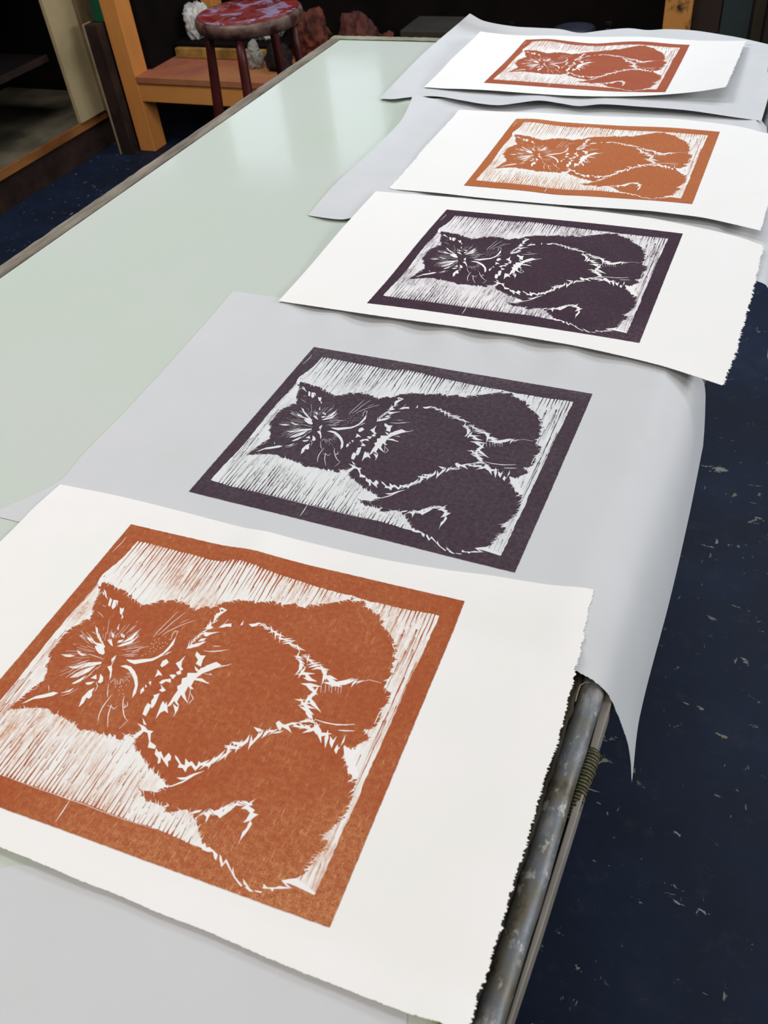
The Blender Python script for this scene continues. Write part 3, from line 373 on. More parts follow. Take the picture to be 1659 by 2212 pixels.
ART = json.loads('''{"cat":[[0.0549,0.7433],[0.0729,0.7434],[0.0899,0.7414],[0.1113,0.7355],[0.1278,0.7341],[0.1407,0.7325],[0.1512,0.7242],[0.1659,0.7216],[0.167,0.7142],[0.1816,0.7092],[0.1965,0.7045],[0.2075,0.6978],[0.2233,0.7082],[0.2368,0.7231],[0.2502,0.7381],[0.2593,0.7331],[0.2778,0.7468],[0.2883,0.7536],[0.2907,0.7408],[0.3037,0.7502],[0.3203,0.7384],[0.3273,0.7438],[0.3383,0.732],[0.3455,0.7386],[0.3532,0.7315],[0.365,0.7455],[0.3786,0.756],[0.388,0.7479],[0.3934,0.7555],[0.4052,0.7741],[0.4131,0.7838],[0.4284,0.7938],[0.4477,0.8099],[0.4506,0.8034],[0.4853,0.8162],[0.491,0.8092],[0.5378,0.8365],[0.5465,0.8284],[0.5545,0.8344],[0.5606,0.8261],[0.5919,0.8456],[0.6034,0.8363],[0.6205,0.8391],[0.6266,0.8565],[0.6426,0.8551],[0.6568,0.8719],[0.6656,0.8691],[0.6933,0.8911],[0.7272,0.9177],[0.7263,0.9058],[0.7555,0.9167],[0.7673,0.9073],[0.7647,0.8972],[0.7859,0.8937],[0.7915,0.8845],[0.8103,0.8803],[0.818,0.8646],[0.8284,0.8597],[0.8266,0.8473],[0.8395,0.8361],[0.8587,0.8217],[0.8645,0.8111],[0.8756,0.8032],[0.8753,0.7891],[0.8852,0.7879],[0.8827,0.7779],[0.8935,0.7737],[0.8921,0.7573],[0.888,0.7523],[0.8985,0.7413],[0.8926,0.7234],[0.9023,0.7191],[0.8969,0.6983],[0.9039,0.691],[0.9006,0.6668],[0.9011,0.6443],[0.9118,0.6324],[0.9215,0.6329],[0.9238,0.6117],[0.9224,0.5954],[0.9189,0.5785],[0.9219,0.549],[0.9233,0.5314],[0.9192,0.5106],[0.9012,0.4988],[0.9058,0.4917],[0.9177,0.4799],[0.9151,0.4707],[0.8997,0.4524],[0.9,0.4227],[0.889,0.4355],[0.8729,0.4378],[0.8796,0.4203],[0.8894,0.4015],[0.8804,0.4143],[0.888,0.3958],[0.892,0.3974],[0.9009,0.3798],[0.9077,0.3678],[0.917,0.3661],[0.9195,0.3497],[0.9317,0.3607],[0.9317,0.3423],[0.9339,0.3269],[0.9373,0.3082],[0.9404,0.2976],[0.9333,0.2797],[0.9416,0.2842],[0.9411,0.2664],[0.9336,0.2499],[0.9451,0.2595],[0.9368,0.2435],[0.9277,0.2303],[0.9266,0.2222],[0.9173,0.1959],[0.9144,0.179],[0.9299,0.1909],[0.9269,0.1701],[0.9266,0.1626],[0.9317,0.1654],[0.9209,0.1457],[0.9158,0.1257],[0.9235,0.1324],[0.9194,0.1218],[0.916,0.1133],[0.9106,0.1015],[0.9184,0.1047],[0.9101,0.0914],[0.901,0.0765],[0.8754,0.0615],[0.896,0.0476],[0.8394,0.0109],[0.7905,0.0046],[0.7347,0.0379],[0.6857,0.0469],[0.6689,0.0548],[0.6957,0.0729],[0.6943,0.0742],[0.6825,0.09],[0.6731,0.1013],[0.6545,0.1245],[0.6495,0.1361],[0.6489,0.1269],[0.6348,0.142],[0.6268,0.1466],[0.6215,0.1485],[0.6077,0.139],[0.5949,0.131],[0.5769,0.1198],[0.5771,0.1425],[0.5642,0.1345],[0.5513,0.1361],[0.5377,0.1358],[0.5228,0.1313],[0.5239,0.139],[0.5074,0.1437],[0.5104,0.1478],[0.4978,0.157],[0.5187,0.1585],[0.5231,0.1631],[0.5346,0.1612],[0.5389,0.1662],[0.5386,0.1735],[0.5526,0.1865],[0.5381,0.1931],[0.5356,0.2004],[0.5316,0.1934],[0.5238,0.2049],[0.509,0.2095],[0.4995,0.2141],[0.4928,0.22],[0.493,0.2115],[0.4807,0.2258],[0.4733,0.2263],[0.4702,0.2367],[0.4661,0.2329],[0.4582,0.2428],[0.4484,0.2455],[0.4443,0.2496],[0.441,0.2456],[0.4303,0.2583],[0.423,0.2666],[0.421,0.2816],[0.4235,0.2939],[0.4153,0.2986],[0.4064,0.2843],[0.4011,0.2923],[0.39,0.28],[0.3942,0.2693],[0.3871,0.2653],[0.3772,0.2661],[0.3697,0.2724],[0.365,0.2675],[0.3548,0.2751],[0.353,0.2652],[0.3425,0.2667],[0.3325,0.2643],[0.3218,0.2662],[0.3099,0.2635],[0.3061,0.2667],[0.295,0.2607],[0.2873,0.2656],[0.2882,0.2567],[0.2759,0.259],[0.2664,0.2647],[0.2562,0.2749],[0.2543,0.2685],[0.245,0.2707],[0.2334,0.2766],[0.2286,0.2748],[0.2137,0.2825],[0.2129,0.2775],[0.2011,0.2835],[0.1971,0.2773],[0.1856,0.2825],[0.174,0.2892],[0.1552,0.2856],[0.134,0.2777],[0.108,0.2646],[0.085,0.256],[0.0822,0.26],[0.0853,0.2855],[0.0919,0.3187],[0.0981,0.3436],[0.1071,0.3648],[0.102,0.3886],[0.0972,0.4024],[0.0824,0.41],[0.0833,0.4236],[0.0796,0.4371],[0.0675,0.4444],[0.0678,0.477],[0.0668,0.4986],[0.0655,0.5175],[0.0671,0.5321],[0.0685,0.5506],[0.0788,0.5656],[0.0846,0.5809],[0.086,0.5928],[0.0993,0.6034],[0.0953,0.6222],[0.0895,0.6289],[0.0784,0.6573],[0.0757,0.6713],[0.0707,0.6906],[0.0652,0.7117],[0.0537,0.7211]],"clear":[[0.0587,0.9353],[0.0921,0.9382],[0.1246,0.9381],[0.1644,0.9367],[0.2037,0.9352],[0.2487,0.9351],[0.2953,0.9309],[0.3393,0.9322],[0.3579,0.9478],[0.4029,0.9491],[0.444,0.9436],[0.5022,0.9351],[0.5358,0.9322],[0.5691,0.9293],[0.6019,0.9266],[0.6391,0.9255],[0.6814,0.9237],[0.7218,0.9258],[0.7694,0.9203],[0.8014,0.9223],[0.8339,0.9215],[0.8682,0.9222],[0.9106,0.9268],[0.9542,0.9291],[0.9532,0.879],[0.9519,0.787],[0.9494,0.7185],[0.9492,0.6596],[0.9502,0.557],[0.9485,0.4418],[0.9486,0.3436],[0.951,0.3137],[0.9488,0.2274],[0.9491,0.1428],[0.9487,0.0565],[0.9355,0.0603],[0.9173,0.0614],[0.8967,0.0609],[0.8786,0.0611],[0.8402,0.0806],[0.727,0.1229],[0.6964,0.0714],[0.6739,0.0709],[0.6542,0.0712],[0.6444,0.0729],[0.6097,0.0759],[0.5752,0.078],[0.5419,0.0771],[0.5087,0.0753],[0.4734,0.0766],[0.4387,0.0763],[0.4023,0.0778],[0.3673,0.0757],[0.3299,0.0767],[0.3042,0.0763],[0.2737,0.077],[0.2478,0.0763],[0.2163,0.0777],[0.1799,0.0745],[0.1005,0.0754],[0.0353,0.0807],[0.0365,0.1621],[0.0429,0.2683],[0.0431,0.3284],[0.0418,0.3925],[0.0406,0.4589],[0.0393,0.5276],[0.0401,0.5954],[0.0444,0.6601],[0.0442,0.727],[0.0378,0.7717],[0.0504,0.8242],[0.0569,0.869]],"cut":[[[0.2068,0.5828],[0.221,0.5807],[0.2244,0.5698],[0.2151,0.5713]],[[0.2149,0.557],[0.2266,0.5645],[0.2253,0.5536],[0.2169,0.5478]],[[0.2237,0.4309],[0.2326,0.4163],[0.2165,0.4144]],[[0.2122,0.396],[0.2323,0.4086],[0.2281,0.3954],[0.2203,0.3915]],[[0.1315,0.579],[0.1374,0.58],[0.1489,0.5645],[0.159,0.557],[0.1859,0.531],[0.1838,0.5275],[0.1568,0.5479],[0.1422,0.5649]],[[0.181,0.579],[0.194,0.5726],[0.1983,0.5602],[0.1904,0.5629]],[[0.1854,0.6116],[0.1958,0.59],[0.1876,0.5954]],[[0.1291,0.5406],[0.1406,0.5392],[0.1636,0.5294],[0.1837,0.5313],[0.1934,0.5256],[0.1939,0.5176],[0.1717,0.5231],[0.1537,0.5247],[0.1364,0.5322]],[[0.1293,0.4896],[0.145,0.4835],[0.1654,0.4813],[0.1544,0.4752],[0.1426,0.4772]],[[0.0989,0.4602],[0.1207,0.4682],[0.1372,0.4688],[0.1261,0.4595],[0.1147,0.4574]],[[0.1429,0.4296],[0.1603,0.4387],[0.1775,0.4581],[0.2136,0.4741],[0.2157,0.467],[0.1976,0.4524],[0.1689,0.4314],[0.1507,0.4273]],[[0.1657,0.4433],[0.1856,0.4585],[0.1772,0.4449]],[[0.1658,0.3967],[0.1714,0.4142],[0.1838,0.4343],[0.2065,0.4583],[0.2012,0.4329],[0.1846,0.4062]],[[0.1812,0.382],[0.1898,0.3979],[0.2009,0.4199],[0.199,0.3962],[0.1875,0.3818]],[[0.1674,0.5161],[0.1725,0.5288],[0.1926,0.5198],[0.2042,0.5052],[0.204,0.4971],[0.1911,0.4977],[0.1776,0.5062]],[[0.1866,0.5477],[0.1944,0.5561],[0.2124,0.5325],[0.2046,0.5351]],[[0.222,0.5361],[0.2313,0.5504],[0.2469,0.567],[0.2569,0.59],[0.252,0.5579],[0.233,0.5401]],[[0.2266,0.5513],[0.237,0.5771],[0.2478,0.61],[0.2478,0.5728]],[[0.2686,0.5033],[0.2881,0.5084],[0.31,0.5202],[0.3278,0.5284],[0.3389,0.5415],[0.3464,0.5576],[0.3498,0.5857],[0.3503,0.6214],[0.3576,0.594],[0.3542,0.5658],[0.3468,0.5418],[0.335,0.5226],[0.3161,0.5093],[0.2972,0.496],[0.282,0.4977]],[[0.2658,0.4776],[0.2785,0.4859],[0.2931,0.4851],[0.3109,0.4736],[0.3261,0.4587],[0.3405,0.4362],[0.3494,0.4097],[0.3487,0.3922],[0.3407,0.4113],[0.3357,0.4294],[0.3232,0.4474],[0.3081,0.4622],[0.2913,0.4741],[0.28,0.4761]],[[0.236,0.464],[0.2436,0.472],[0.2516,0.4619],[0.2629,0.4378],[0.2659,0.4236],[0.2528,0.4494]],[[0.2322,0.4915],[0.2365,0.509],[0.2394,0.4968],[0.2386,0.4807]],[[0.2319,0.4365],[0.2448,0.4285],[0.2516,0.4157],[0.2486,0.407],[0.2402,0.409],[0.2405,0.4167]],[[0.2401,0.3199],[0.2312,0.3507],[0.2352,0.377],[0.2435,0.39],[0.2459,0.366],[0.241,0.3543],[0.2442,0.336]],[[0.241,0.3543],[0.2418,0.3794],[0.2516,0.3632],[0.2499,0.3528]],[[0.0997,0.2796],[0.108,0.2949],[0.1199,0.3142],[0.1392,0.3288],[0.1535,0.3416],[0.1672,0.3427],[0.1591,0.3297],[0.1371,0.3131],[0.1191,0.303],[0.1086,0.2878]],[[0.171,0.3431],[0.1837,0.3553],[0.1955,0.3722],[0.1916,0.3557]],[[0.0739,0.7191],[0.0839,0.7135],[0.0962,0.6967],[0.1072,0.6856],[0.0925,0.6953]],[[0.1083,0.695],[0.1182,0.6895],[0.1272,0.663],[0.1189,0.6659]],[[0.1219,0.6908],[0.1306,0.691],[0.1417,0.6682],[0.1394,0.6556],[0.1308,0.6643]],[[0.1292,0.6934],[0.1368,0.6902],[0.1453,0.6695]],[[0.154,0.6697],[0.1672,0.6656],[0.1747,0.645],[0.1666,0.6479]],[[0.172,0.6498],[0.1824,0.6392],[0.1819,0.6303]],[[0.0747,0.7102],[0.0847,0.7047],[0.0862,0.6961]],[[0.1618,0.6637],[0.1648,0.6736],[0.1728,0.656]],[[0.3654,0.5407],[0.3762,0.5316],[0.3725,0.5198],[0.3677,0.5102],[0.3609,0.5154],[0.3589,0.5304]],[[0.3612,0.5],[0.3724,0.4938],[0.383,0.485],[0.3737,0.4841],[0.3672,0.474],[0.3653,0.4886]],[[0.366,0.5701],[0.3545,0.5499],[0.3566,0.5613]],[[0.3571,0.4349],[0.3644,0.4252],[0.3614,0.4092],[0.3551,0.4242]],[[0.3605,0.4538],[0.3659,0.4583],[0.3711,0.4451]],[[0.3574,0.445],[0.3652,0.4379],[0.3615,0.434]],[[0.4146,0.763],[0.4332,0.7583],[0.4273,0.7447],[0.4202,0.7252],[0.4179,0.7045],[0.4138,0.7172],[0.4109,0.736],[0.4269,0.7543],[0.4098,0.7556]],[[0.4386,0.6868],[0.4478,0.7013],[0.4646,0.7159],[0.4702,0.704],[0.4523,0.7002]],[[0.411,0.6936],[0.4168,0.6901],[0.4271,0.6854],[0.4213,0.6766],[0.4081,0.6786]],[[0.4117,0.6631],[0.4248,0.6651],[0.451,0.6775],[0.4339,0.6629],[0.4248,0.6486],[0.4157,0.6508]],[[0.4146,0.6367],[0.4271,0.6439],[0.4249,0.6322],[0.4124,0.625]],[[0.4006,0.6044],[0.4118,0.6182],[0.4328,0.6324],[0.4204,0.6089],[0.3958,0.5902]],[[0.425,0.5918],[0.4417,0.5819],[0.4534,0.5862],[0.4533,0.5704],[0.4592,0.5465],[0.4433,0.551],[0.4417,0.5661],[0.4284,0.577]],[[0.4904,0.574],[0.4951,0.5602],[0.483,0.5453],[0.4711,0.5381],[0.4726,0.5234],[0.4643,0.505],[0.4663,0.4781],[0.4768,0.4722],[0.4688,0.4692],[0.4599,0.4756],[0.4624,0.4518],[0.4738,0.4367],[0.4856,0.4244],[0.4638,0.4377],[0.4565,0.4447],[0.4574,0.4207],[0.4683,0.4104],[0.46,0.412],[0.4501,0.4203],[0.4479,0.4025],[0.4421,0.3955],[0.4421,0.4172],[0.4411,0.4339],[0.4421,0.454],[0.4341,0.4659],[0.4405,0.4758],[0.4335,0.4934],[0.4427,0.5019],[0.4378,0.5154],[0.4591,0.5233],[0.4614,0.5422],[0.4778,0.5562]],[[0.4433,0.5432],[0.4624,0.5323],[0.4569,0.5276],[0.4504,0.5329]],[[0.4049,0.5685],[0.4068,0.5454],[0.413,0.5295],[0.4224,0.5226],[0.4181,0.5158],[0.394,0.5355],[0.4006,0.5458]],[[0.4169,0.518],[0.4242,0.5078],[0.4181,0.5004],[0.4094,0.5075]],[[0.4055,0.4984],[0.4149,0.4992],[0.4133,0.4834],[0.4029,0.4898],[0.3984,0.4932]],[[0.4073,0.4837],[0.414,0.471],[0.4003,0.471],[0.3949,0.459],[0.3861,0.4608],[0.3898,0.4723]],[[0.3917,0.4578],[0.4147,0.4438],[0.4092,0.4359],[0.3985,0.4378],[0.4016,0.4465]],[[0.3933,0.4186],[0.4045,0.4302],[0.4107,0.4006],[0.4119,0.3842],[0.4084,0.3781],[0.3973,0.4005],[0.3982,0.4131]],[[0.3926,0.3915],[0.4039,0.3884],[0.4067,0.3727],[0.4085,0.352],[0.398,0.3551],[0.3928,0.3771]],[[0.4246,0.4106],[0.4347,0.4023],[0.4336,0.4116],[0.4437,0.3961],[0.4546,0.3789],[0.4426,0.3838],[0.4363,0.3742],[0.4348,0.3524],[0.4289,0.381],[0.4252,0.3988]],[[0.4511,0.411],[0.4657,0.4046],[0.4663,0.4144],[0.4713,0.3973],[0.4716,0.3714],[0.4691,0.3869],[0.4615,0.3982]],[[0.4568,0.5046],[0.4804,0.5112],[0.5046,0.5005],[0.4814,0.5015],[0.4632,0.4995]],[[0.4703,0.5549],[0.4884,0.5755],[0.5068,0.5689],[0.4851,0.5401],[0.4671,0.5197],[0.4651,0.5393]],[[0.3953,0.5935],[0.399,0.6091],[0.4124,0.614],[0.4288,0.6343],[0.4154,0.6079],[0.4057,0.5959]],[[0.406,0.6918],[0.4174,0.6848],[0.4258,0.6842],[0.4152,0.673]],[[0.4402,0.6931],[0.447,0.7066],[0.4665,0.716],[0.4636,0.7053],[0.4484,0.6924]],[[0.4888,0.717],[0.49,0.7374],[0.4945,0.7206]],[[0.5078,0.7293],[0.5227,0.7372],[0.5332,0.7463],[0.5307,0.7306],[0.5196,0.7228]],[[0.8346,0.4533],[0.8448,0.4439],[0.8487,0.4588],[0.8491,0.4368],[0.8501,0.4205],[0.8403,0.4333]],[[0.8653,0.4707],[0.8696,0.4493],[0.8649,0.4255],[0.8652,0.4082],[0.857,0.418],[0.8578,0.4358],[0.867,0.4241],[0.8653,0.452]],[[0.8725,0.4363],[0.8923,0.4319],[0.8925,0.4407],[0.8995,0.4348],[0.9043,0.4541],[0.9104,0.4478],[0.9093,0.43],[0.9048,0.4196],[0.918,0.3908],[0.9274,0.3777],[0.9331,0.3613],[0.9253,0.3561],[0.9173,0.3654],[0.9062,0.3693],[0.9039,0.3851],[0.8915,0.3972],[0.8819,0.4148]],[[0.6602,0.4147],[0.6793,0.4153],[0.6848,0.4106],[0.6752,0.4046]],[[0.6317,0.3561],[0.6519,0.3619],[0.6485,0.3539],[0.6404,0.3485]],[[0.6204,0.3348],[0.6422,0.3447],[0.6396,0.3349]],[[0.7035,0.4453],[0.7077,0.4538],[0.7203,0.4472],[0.7339,0.4479],[0.7501,0.4292],[0.7372,0.4355],[0.722,0.4387],[0.7224,0.4252],[0.7115,0.4346]],[[0.74,0.2174],[0.7479,0.2106],[0.7403,0.2056],[0.7459,0.2039],[0.7572,0.2005],[0.756,0.1922],[0.7688,0.1926],[0.7624,0.1811],[0.7598,0.1723],[0.7471,0.1607],[0.7501,0.1723],[0.7504,0.19],[0.7398,0.1955],[0.7279,0.1928],[0.7333,0.2028]],[[0.7598,0.1723],[0.7661,0.1653],[0.765,0.1495],[0.7631,0.1355],[0.76,0.1211],[0.7603,0.1027],[0.7586,0.1206],[0.7556,0.1382],[0.7595,0.1511],[0.7585,0.1641]],[[0.735,0.0711],[0.7406,0.0672],[0.7498,0.0529],[0.7515,0.0662],[0.7624,0.0562],[0.7745,0.0433],[0.7724,0.0549],[0.7786,0.0432],[0.7864,0.0341],[0.8076,0.0212],[0.806,0.0178],[0.7845,0.0316],[0.7712,0.0438],[0.7537,0.0581],[0.7506,0.0443],[0.7382,0.0608]],[[0.7126,0.0779],[0.723,0.0729],[0.7312,0.0689],[0.7336,0.0571],[0.7289,0.057],[0.7232,0.0657]],[[0.8021,0.037],[0.8112,0.0303],[0.8247,0.0203],[0.8337,0.0171],[0.8273,0.0145],[0.8144,0.0195],[0.8157,0.0235],[0.8086,0.0257]],[[0.8337,0.0205],[0.8504,0.0239],[0.8478,0.0194],[0.8359,0.019]],[[0.8462,0.041],[0.8557,0.0363],[0.8686,0.0415],[0.8777,0.0487],[0.9038,0.0542],[0.8852,0.0449],[0.8698,0.0386],[0.8684,0.0312],[0.8621,0.0355],[0.8476,0.0306]],[[0.8754,0.0615],[0.8871,0.0698],[0.9018,0.0782],[0.9468,0.0615],[0.9478,0.0551],[0.9059,0.0602],[0.8924,0.0605],[0.8856,0.0588],[0.8994,0.0541],[0.8911,0.0524]],[[0.4037,0.3454],[0.4244,0.3278],[0.416,0.3279]],[[0.4004,0.3254],[0.4227,0.3226],[0.4344,0.315],[0.4481,0.3171],[0.446,0.3072],[0.4272,0.3077],[0.4245,0.2921],[0.4157,0.2978],[0.4198,0.3108],[0.414,0.3179]],[[0.4383,0.3064],[0.4446,0.3112],[0.4565,0.2864],[0.475,0.2804],[0.4763,0.2711],[0.4594,0.2688],[0.4541,0.2855]],[[0.4779,0.2749],[0.4882,0.2658],[0.4932,0.27],[0.5086,0.2543],[0.5115,0.2729],[0.5215,0.266],[0.5253,0.2545],[0.5212,0.2507],[0.5295,0.2347],[0.5157,0.2442],[0.5008,0.2555],[0.5068,0.2406],[0.5028,0.2347],[0.4968,0.2496],[0.4836,0.2574]],[[0.5276,0.2728],[0.5372,0.2679],[0.5528,0.2547],[0.5619,0.2541],[0.5544,0.2726],[0.5671,0.2648],[0.5712,0.2707],[0.5894,0.2587],[0.5859,0.2766],[0.5967,0.2723],[0.6167,0.2889],[0.6148,0.271],[0.5955,0.2676],[0.5908,0.2487],[0.5751,0.2594],[0.5704,0.2511],[0.5722,0.237],[0.5611,0.2452],[0.55,0.2429],[0.5484,0.253],[0.5331,0.2641]],[[0.5601,0.2161],[0.5784,0.2247],[0.5899,0.2399],[0.6108,0.2575],[0.596,0.2381],[0.5839,0.2207],[0.5732,0.2143]],[[0.5485,0.1878],[0.56,0.1924],[0.5773,0.213],[0.596,0.2381],[0.5795,0.2085],[0.5603,0.1884]],[[0.5274,0.2013],[0.5365,0.1974],[0.5476,0.1895],[0.5566,0.1869],[0.5479,0.1822],[0.5357,0.1723],[0.5256,0.1848]],[[0.6321,0.1428],[0.6386,0.1514],[0.6515,0.1593],[0.6486,0.1514],[0.6343,0.1398]],[[0.6555,0.1581],[0.6636,0.1515],[0.6659,0.1642],[0.6717,0.1625],[0.6734,0.1554],[0.6735,0.1379],[0.673,0.1299],[0.6682,0.1455],[0.66,0.15]],[[0.6707,0.1681],[0.6809,0.1642],[0.6888,0.1792],[0.697,0.1687],[0.7033,0.1909],[0.7104,0.1819],[0.7001,0.1621],[0.6962,0.1527],[0.6889,0.1576],[0.679,0.1576]],[[0.6887,0.0757],[0.6939,0.0852],[0.7018,0.0754],[0.7078,0.0797],[0.7197,0.0716],[0.709,0.0672],[0.6959,0.0675]],[[0.7203,0.0736],[0.7307,0.0687],[0.7324,0.0548],[0.7246,0.0626]],[[0.0433,0.736],[0.0378,0.7717],[0.0417,0.7922],[0.0447,0.7679],[0.0533,0.7458],[0.06,0.7234]]],"fur":[[[[0.5316,0.7405],[0.5544,0.7359],[0.5788,0.7269],[0.6077,0.7127],[0.6293,0.7031],[0.6516,0.6974],[0.6673,0.6893]],3,8,6],[[[0.6677,0.6721],[0.6865,0.6449],[0.7031,0.6176],[0.7215,0.6014],[0.7407,0.5825],[0.7513,0.5576],[0.7571,0.5282]],5,14,17],[[[0.7285,0.5298],[0.7461,0.5208],[0.7607,0.5047],[0.777,0.4913]],6,13,12],[[[0.6843,0.6749],[0.7122,0.656],[0.7384,0.6444],[0.7618,0.6267],[0.7858,0.6129],[0.8022,0.6192]],4,13,17],[[[0.8022,0.6192],[0.8221,0.6288],[0.8418,0.6389]],14,9,3],[[[0.7229,0.424],[0.6992,0.4139],[0.6897,0.4035],[0.6776,0.383],[0.6617,0.3635],[0.6481,0.3471],[0.6342,0.324],[0.6204,0.3011],[0.6088,0.2814],[0.5939,0.269]],5,13,9],[[[0.7323,0.4518],[0.7515,0.4561],[0.7715,0.4579]],8,9,7],[[[0.7614,0.4747],[0.7743,0.4773],[0.7825,0.4783]],6,14,4],[[[0.7722,0.456],[0.7954,0.4582],[0.8162,0.4573],[0.839,0.4461]],7,17,12],[[[0.6551,0.15],[0.6703,0.16],[0.6835,0.1672],[0.6979,0.1789],[0.7109,0.1939],[0.7216,0.2069],[0.7422,0.2123]],3,9,7],[[[0.3945,0.6075],[0.4033,0.6322],[0.4107,0.6604],[0.4152,0.684],[0.4189,0.7151],[0.4198,0.7529]],4,6,4]],"stroke":[[[[0.3104,0.7086],[0.3029,0.6628],[0.2961,0.621],[0.2958,0.5986]],1.1],[[[0.3311,0.7132],[0.3169,0.6679],[0.3093,0.6313],[0.3024,0.6094]],1.1],[[[0.3699,0.694],[0.3508,0.6746],[0.3338,0.6515],[0.3204,0.6298],[0.314,0.6108]],1.2],[[[0.2961,0.3823],[0.2949,0.3574],[0.2958,0.3359],[0.301,0.314],[0.3084,0.297]],1.6],[[[0.3113,0.3562],[0.315,0.3432],[0.3217,0.3218],[0.3392,0.29]],1.5],[[[0.3275,0.3916],[0.3331,0.3741],[0.347,0.3504],[0.3582,0.3356],[0.371,0.3253]],1.6],[[[0.4663,0.4781],[0.4755,0.452],[0.483,0.4258]],1],[[[0.3387,0.6421],[0.3374,0.6249],[0.3436,0.6052]],1],[[[0.3359,0.6355],[0.3451,0.6416],[0.3503,0.6214]],1],[[[0.3589,0.5568],[0.3456,0.544],[0.336,0.5245]],1],[[[0.2702,0.5295],[0.2814,0.5497],[0.2982,0.564]],1],[[[0.2265,0.6408],[0.2247,0.6061],[0.2213,0.5825]],0.8],[[[0.2309,0.6253],[0.2265,0.5955]],0.8],[[[0.2535,0.5998],[0.2525,0.5718]],0.8],[[[0.1047,0.6344],[0.1227,0.6263],[0.1306,0.6204]],0.8],[[[0.1043,0.6607],[0.1163,0.6591]],0.8],[[[0.3437,0.3781],[0.3505,0.3662],[0.3459,0.3572],[0.3435,0.3683]],1.2],[[[0.304,0.3487],[0.3148,0.3503],[0.3242,0.3442],[0.3281,0.3577]],1.1],[[[0.2691,0.4147],[0.2827,0.3847],[0.2915,0.3732]],1],[[[0.2051,0.3732],[0.1941,0.3517],[0.1794,0.3363]],0.9],[[[0.179,0.4693],[0.1597,0.4463],[0.1545,0.4079]],1],[[[0.2117,0.4291],[0.2019,0.4049],[0.187,0.3892]],1],[[[0.2124,0.4553],[0.2076,0.4224],[0.2019,0.4049]],1],[[[0.1557,0.3929],[0.1661,0.4226],[0.1812,0.4385]],1],[[[0.1931,0.3663],[0.1816,0.352]],0.8],[[[0.4514,0.728],[0.4466,0.7037]],0.8],[[[0.4994,0.6249],[0.4806,0.6151],[0.4551,0.6028]],1],[[[0.5263,0.5827],[0.508,0.5653],[0.483,0.5453]],1.2],[[[0.4764,0.5274],[0.4978,0.5306],[0.4882,0.5345]],1],[[[0.0647,0.7006],[0.063,0.7183]],1],[[[0.1058,0.3415],[0.1025,0.3277]],1],[[[0.13,0.3554],[0.1399,0.3415]],1],[[[0.3505,0.6915],[0.3369,0.6695]],0.7],[[[0.3681,0.2949],[0.3744,0.3275]],0.8],[[[0.2369,0.4077],[0.2476,0.3966],[0.2508,0.3778]],1],[[[0.2386,0.5018],[0.2436,0.472],[0.2503,0.4537]],1.2],[[[0.2395,0.5289],[0.2609,0.5422],[0.2811,0.5577]],0.8],[[[0.2497,0.5112],[0.2676,0.5231],[0.2892,0.5284]],0.8],[[[0.1175,0.5419],[0.1077,0.5367]],1],[[[0.128,0.5319],[0.1069,0.5381]],1],[[[0.1517,0.535],[0.1315,0.547]],1],[[[0.1316,0.5611],[0.1513,0.557]],1],[[[0.1684,0.4867],[0.1943,0.4855],[0.2118,0.484]],1],[[[0.2142,0.4455],[0.2183,0.4627]],1],[[[0.784,0.488],[0.8085,0.487],[0.8345,0.4903],[0.8556,0.4976],[0.8743,0.5068]],2.2],[[[0.8457,0.4765],[0.8616,0.4809],[0.8809,0.488]],1.8],[[[0.8402,0.637],[0.8603,0.6526],[0.8921,0.6537]],0.8],[[[0.9187,0.5801],[0.9157,0.5532],[0.9156,0.5234]],1.6],[[[0.757,0.6018],[0.7675,0.5703]],0.7],[[[0.7673,0.6058],[0.7765,0.5737]],0.7],[[[0.7747,0.6086],[0.783,0.5839]],0.7],[[[0.7817,0.6113],[0.7908,0.5792]],0.7],[[[0.7891,0.6141],[0.7972,0.5894]],0.7],[[[0.7961,0.6168],[0.805,0.5847]],0.7],[[[0.8022,0.6192],[0.8115,0.5872]],0.7],[[[0.3694,0.0724],[0.3706,0.0416],[0.3706,0.0132]],1.5],[[[0.0167,0.9426],[0.0184,0.9192],[0.0161,0.8947],[0.0136,0.8671]],1.3],[[[0.4717,0.552],[0.4896,0.5623],[0.5218,0.5747]],1.2],[[[0.4407,0.5994],[0.4642,0.6046],[0.4868,0.6167]],1.2],[[[0.4555,0.6226],[0.4732,0.6292]],1.2],[[[0.4818,0.5053],[0.5027,0.5035]],1.2],[[[0.4756,0.457],[0.4899,0.4432],[0.4863,0.4258]],1.2],[[[0.178,0.0772],[0.2172,0.0764],[0.2751,0.075],[0.3309,0.075],[0.3683,0.0741],[0.4037,0.0755],[0.4402,0.0738],[0.51,0.0731],[0.5431,0.0749],[0.5792,0.0769]],0.7]],"dot":[[0.3018,0.5762],[0.3077,0.5767],[0.3113,0.5851],[0.3223,0.5837],[0.3221,0.5728],[0.3279,0.5885],[0.3336,0.5933],[0.3357,0.5778],[0.3313,0.5708],[0.3235,0.5625],[0.3131,0.5668],[0.3087,0.5598],[0.3119,0.5502],[0.3225,0.553],[0.3066,0.5375],[0.2982,0.564],[0.312,0.5991],[0.3411,0.5906],[0.339,0.6062],[0.2928,0.4209],[0.3036,0.4174],[0.3015,0.4127],[0.3127,0.4084],[0.3041,0.4027],[0.2928,0.4361],[0.3127,0.4259],[0.3214,0.3967],[0.2916,0.4105],[0.3238,0.6117],[0.3042,0.5907],[0.3006,0.53]],"brow":[0.2029,0.5012],"muzzle":[0.2792,0.4512]}''')

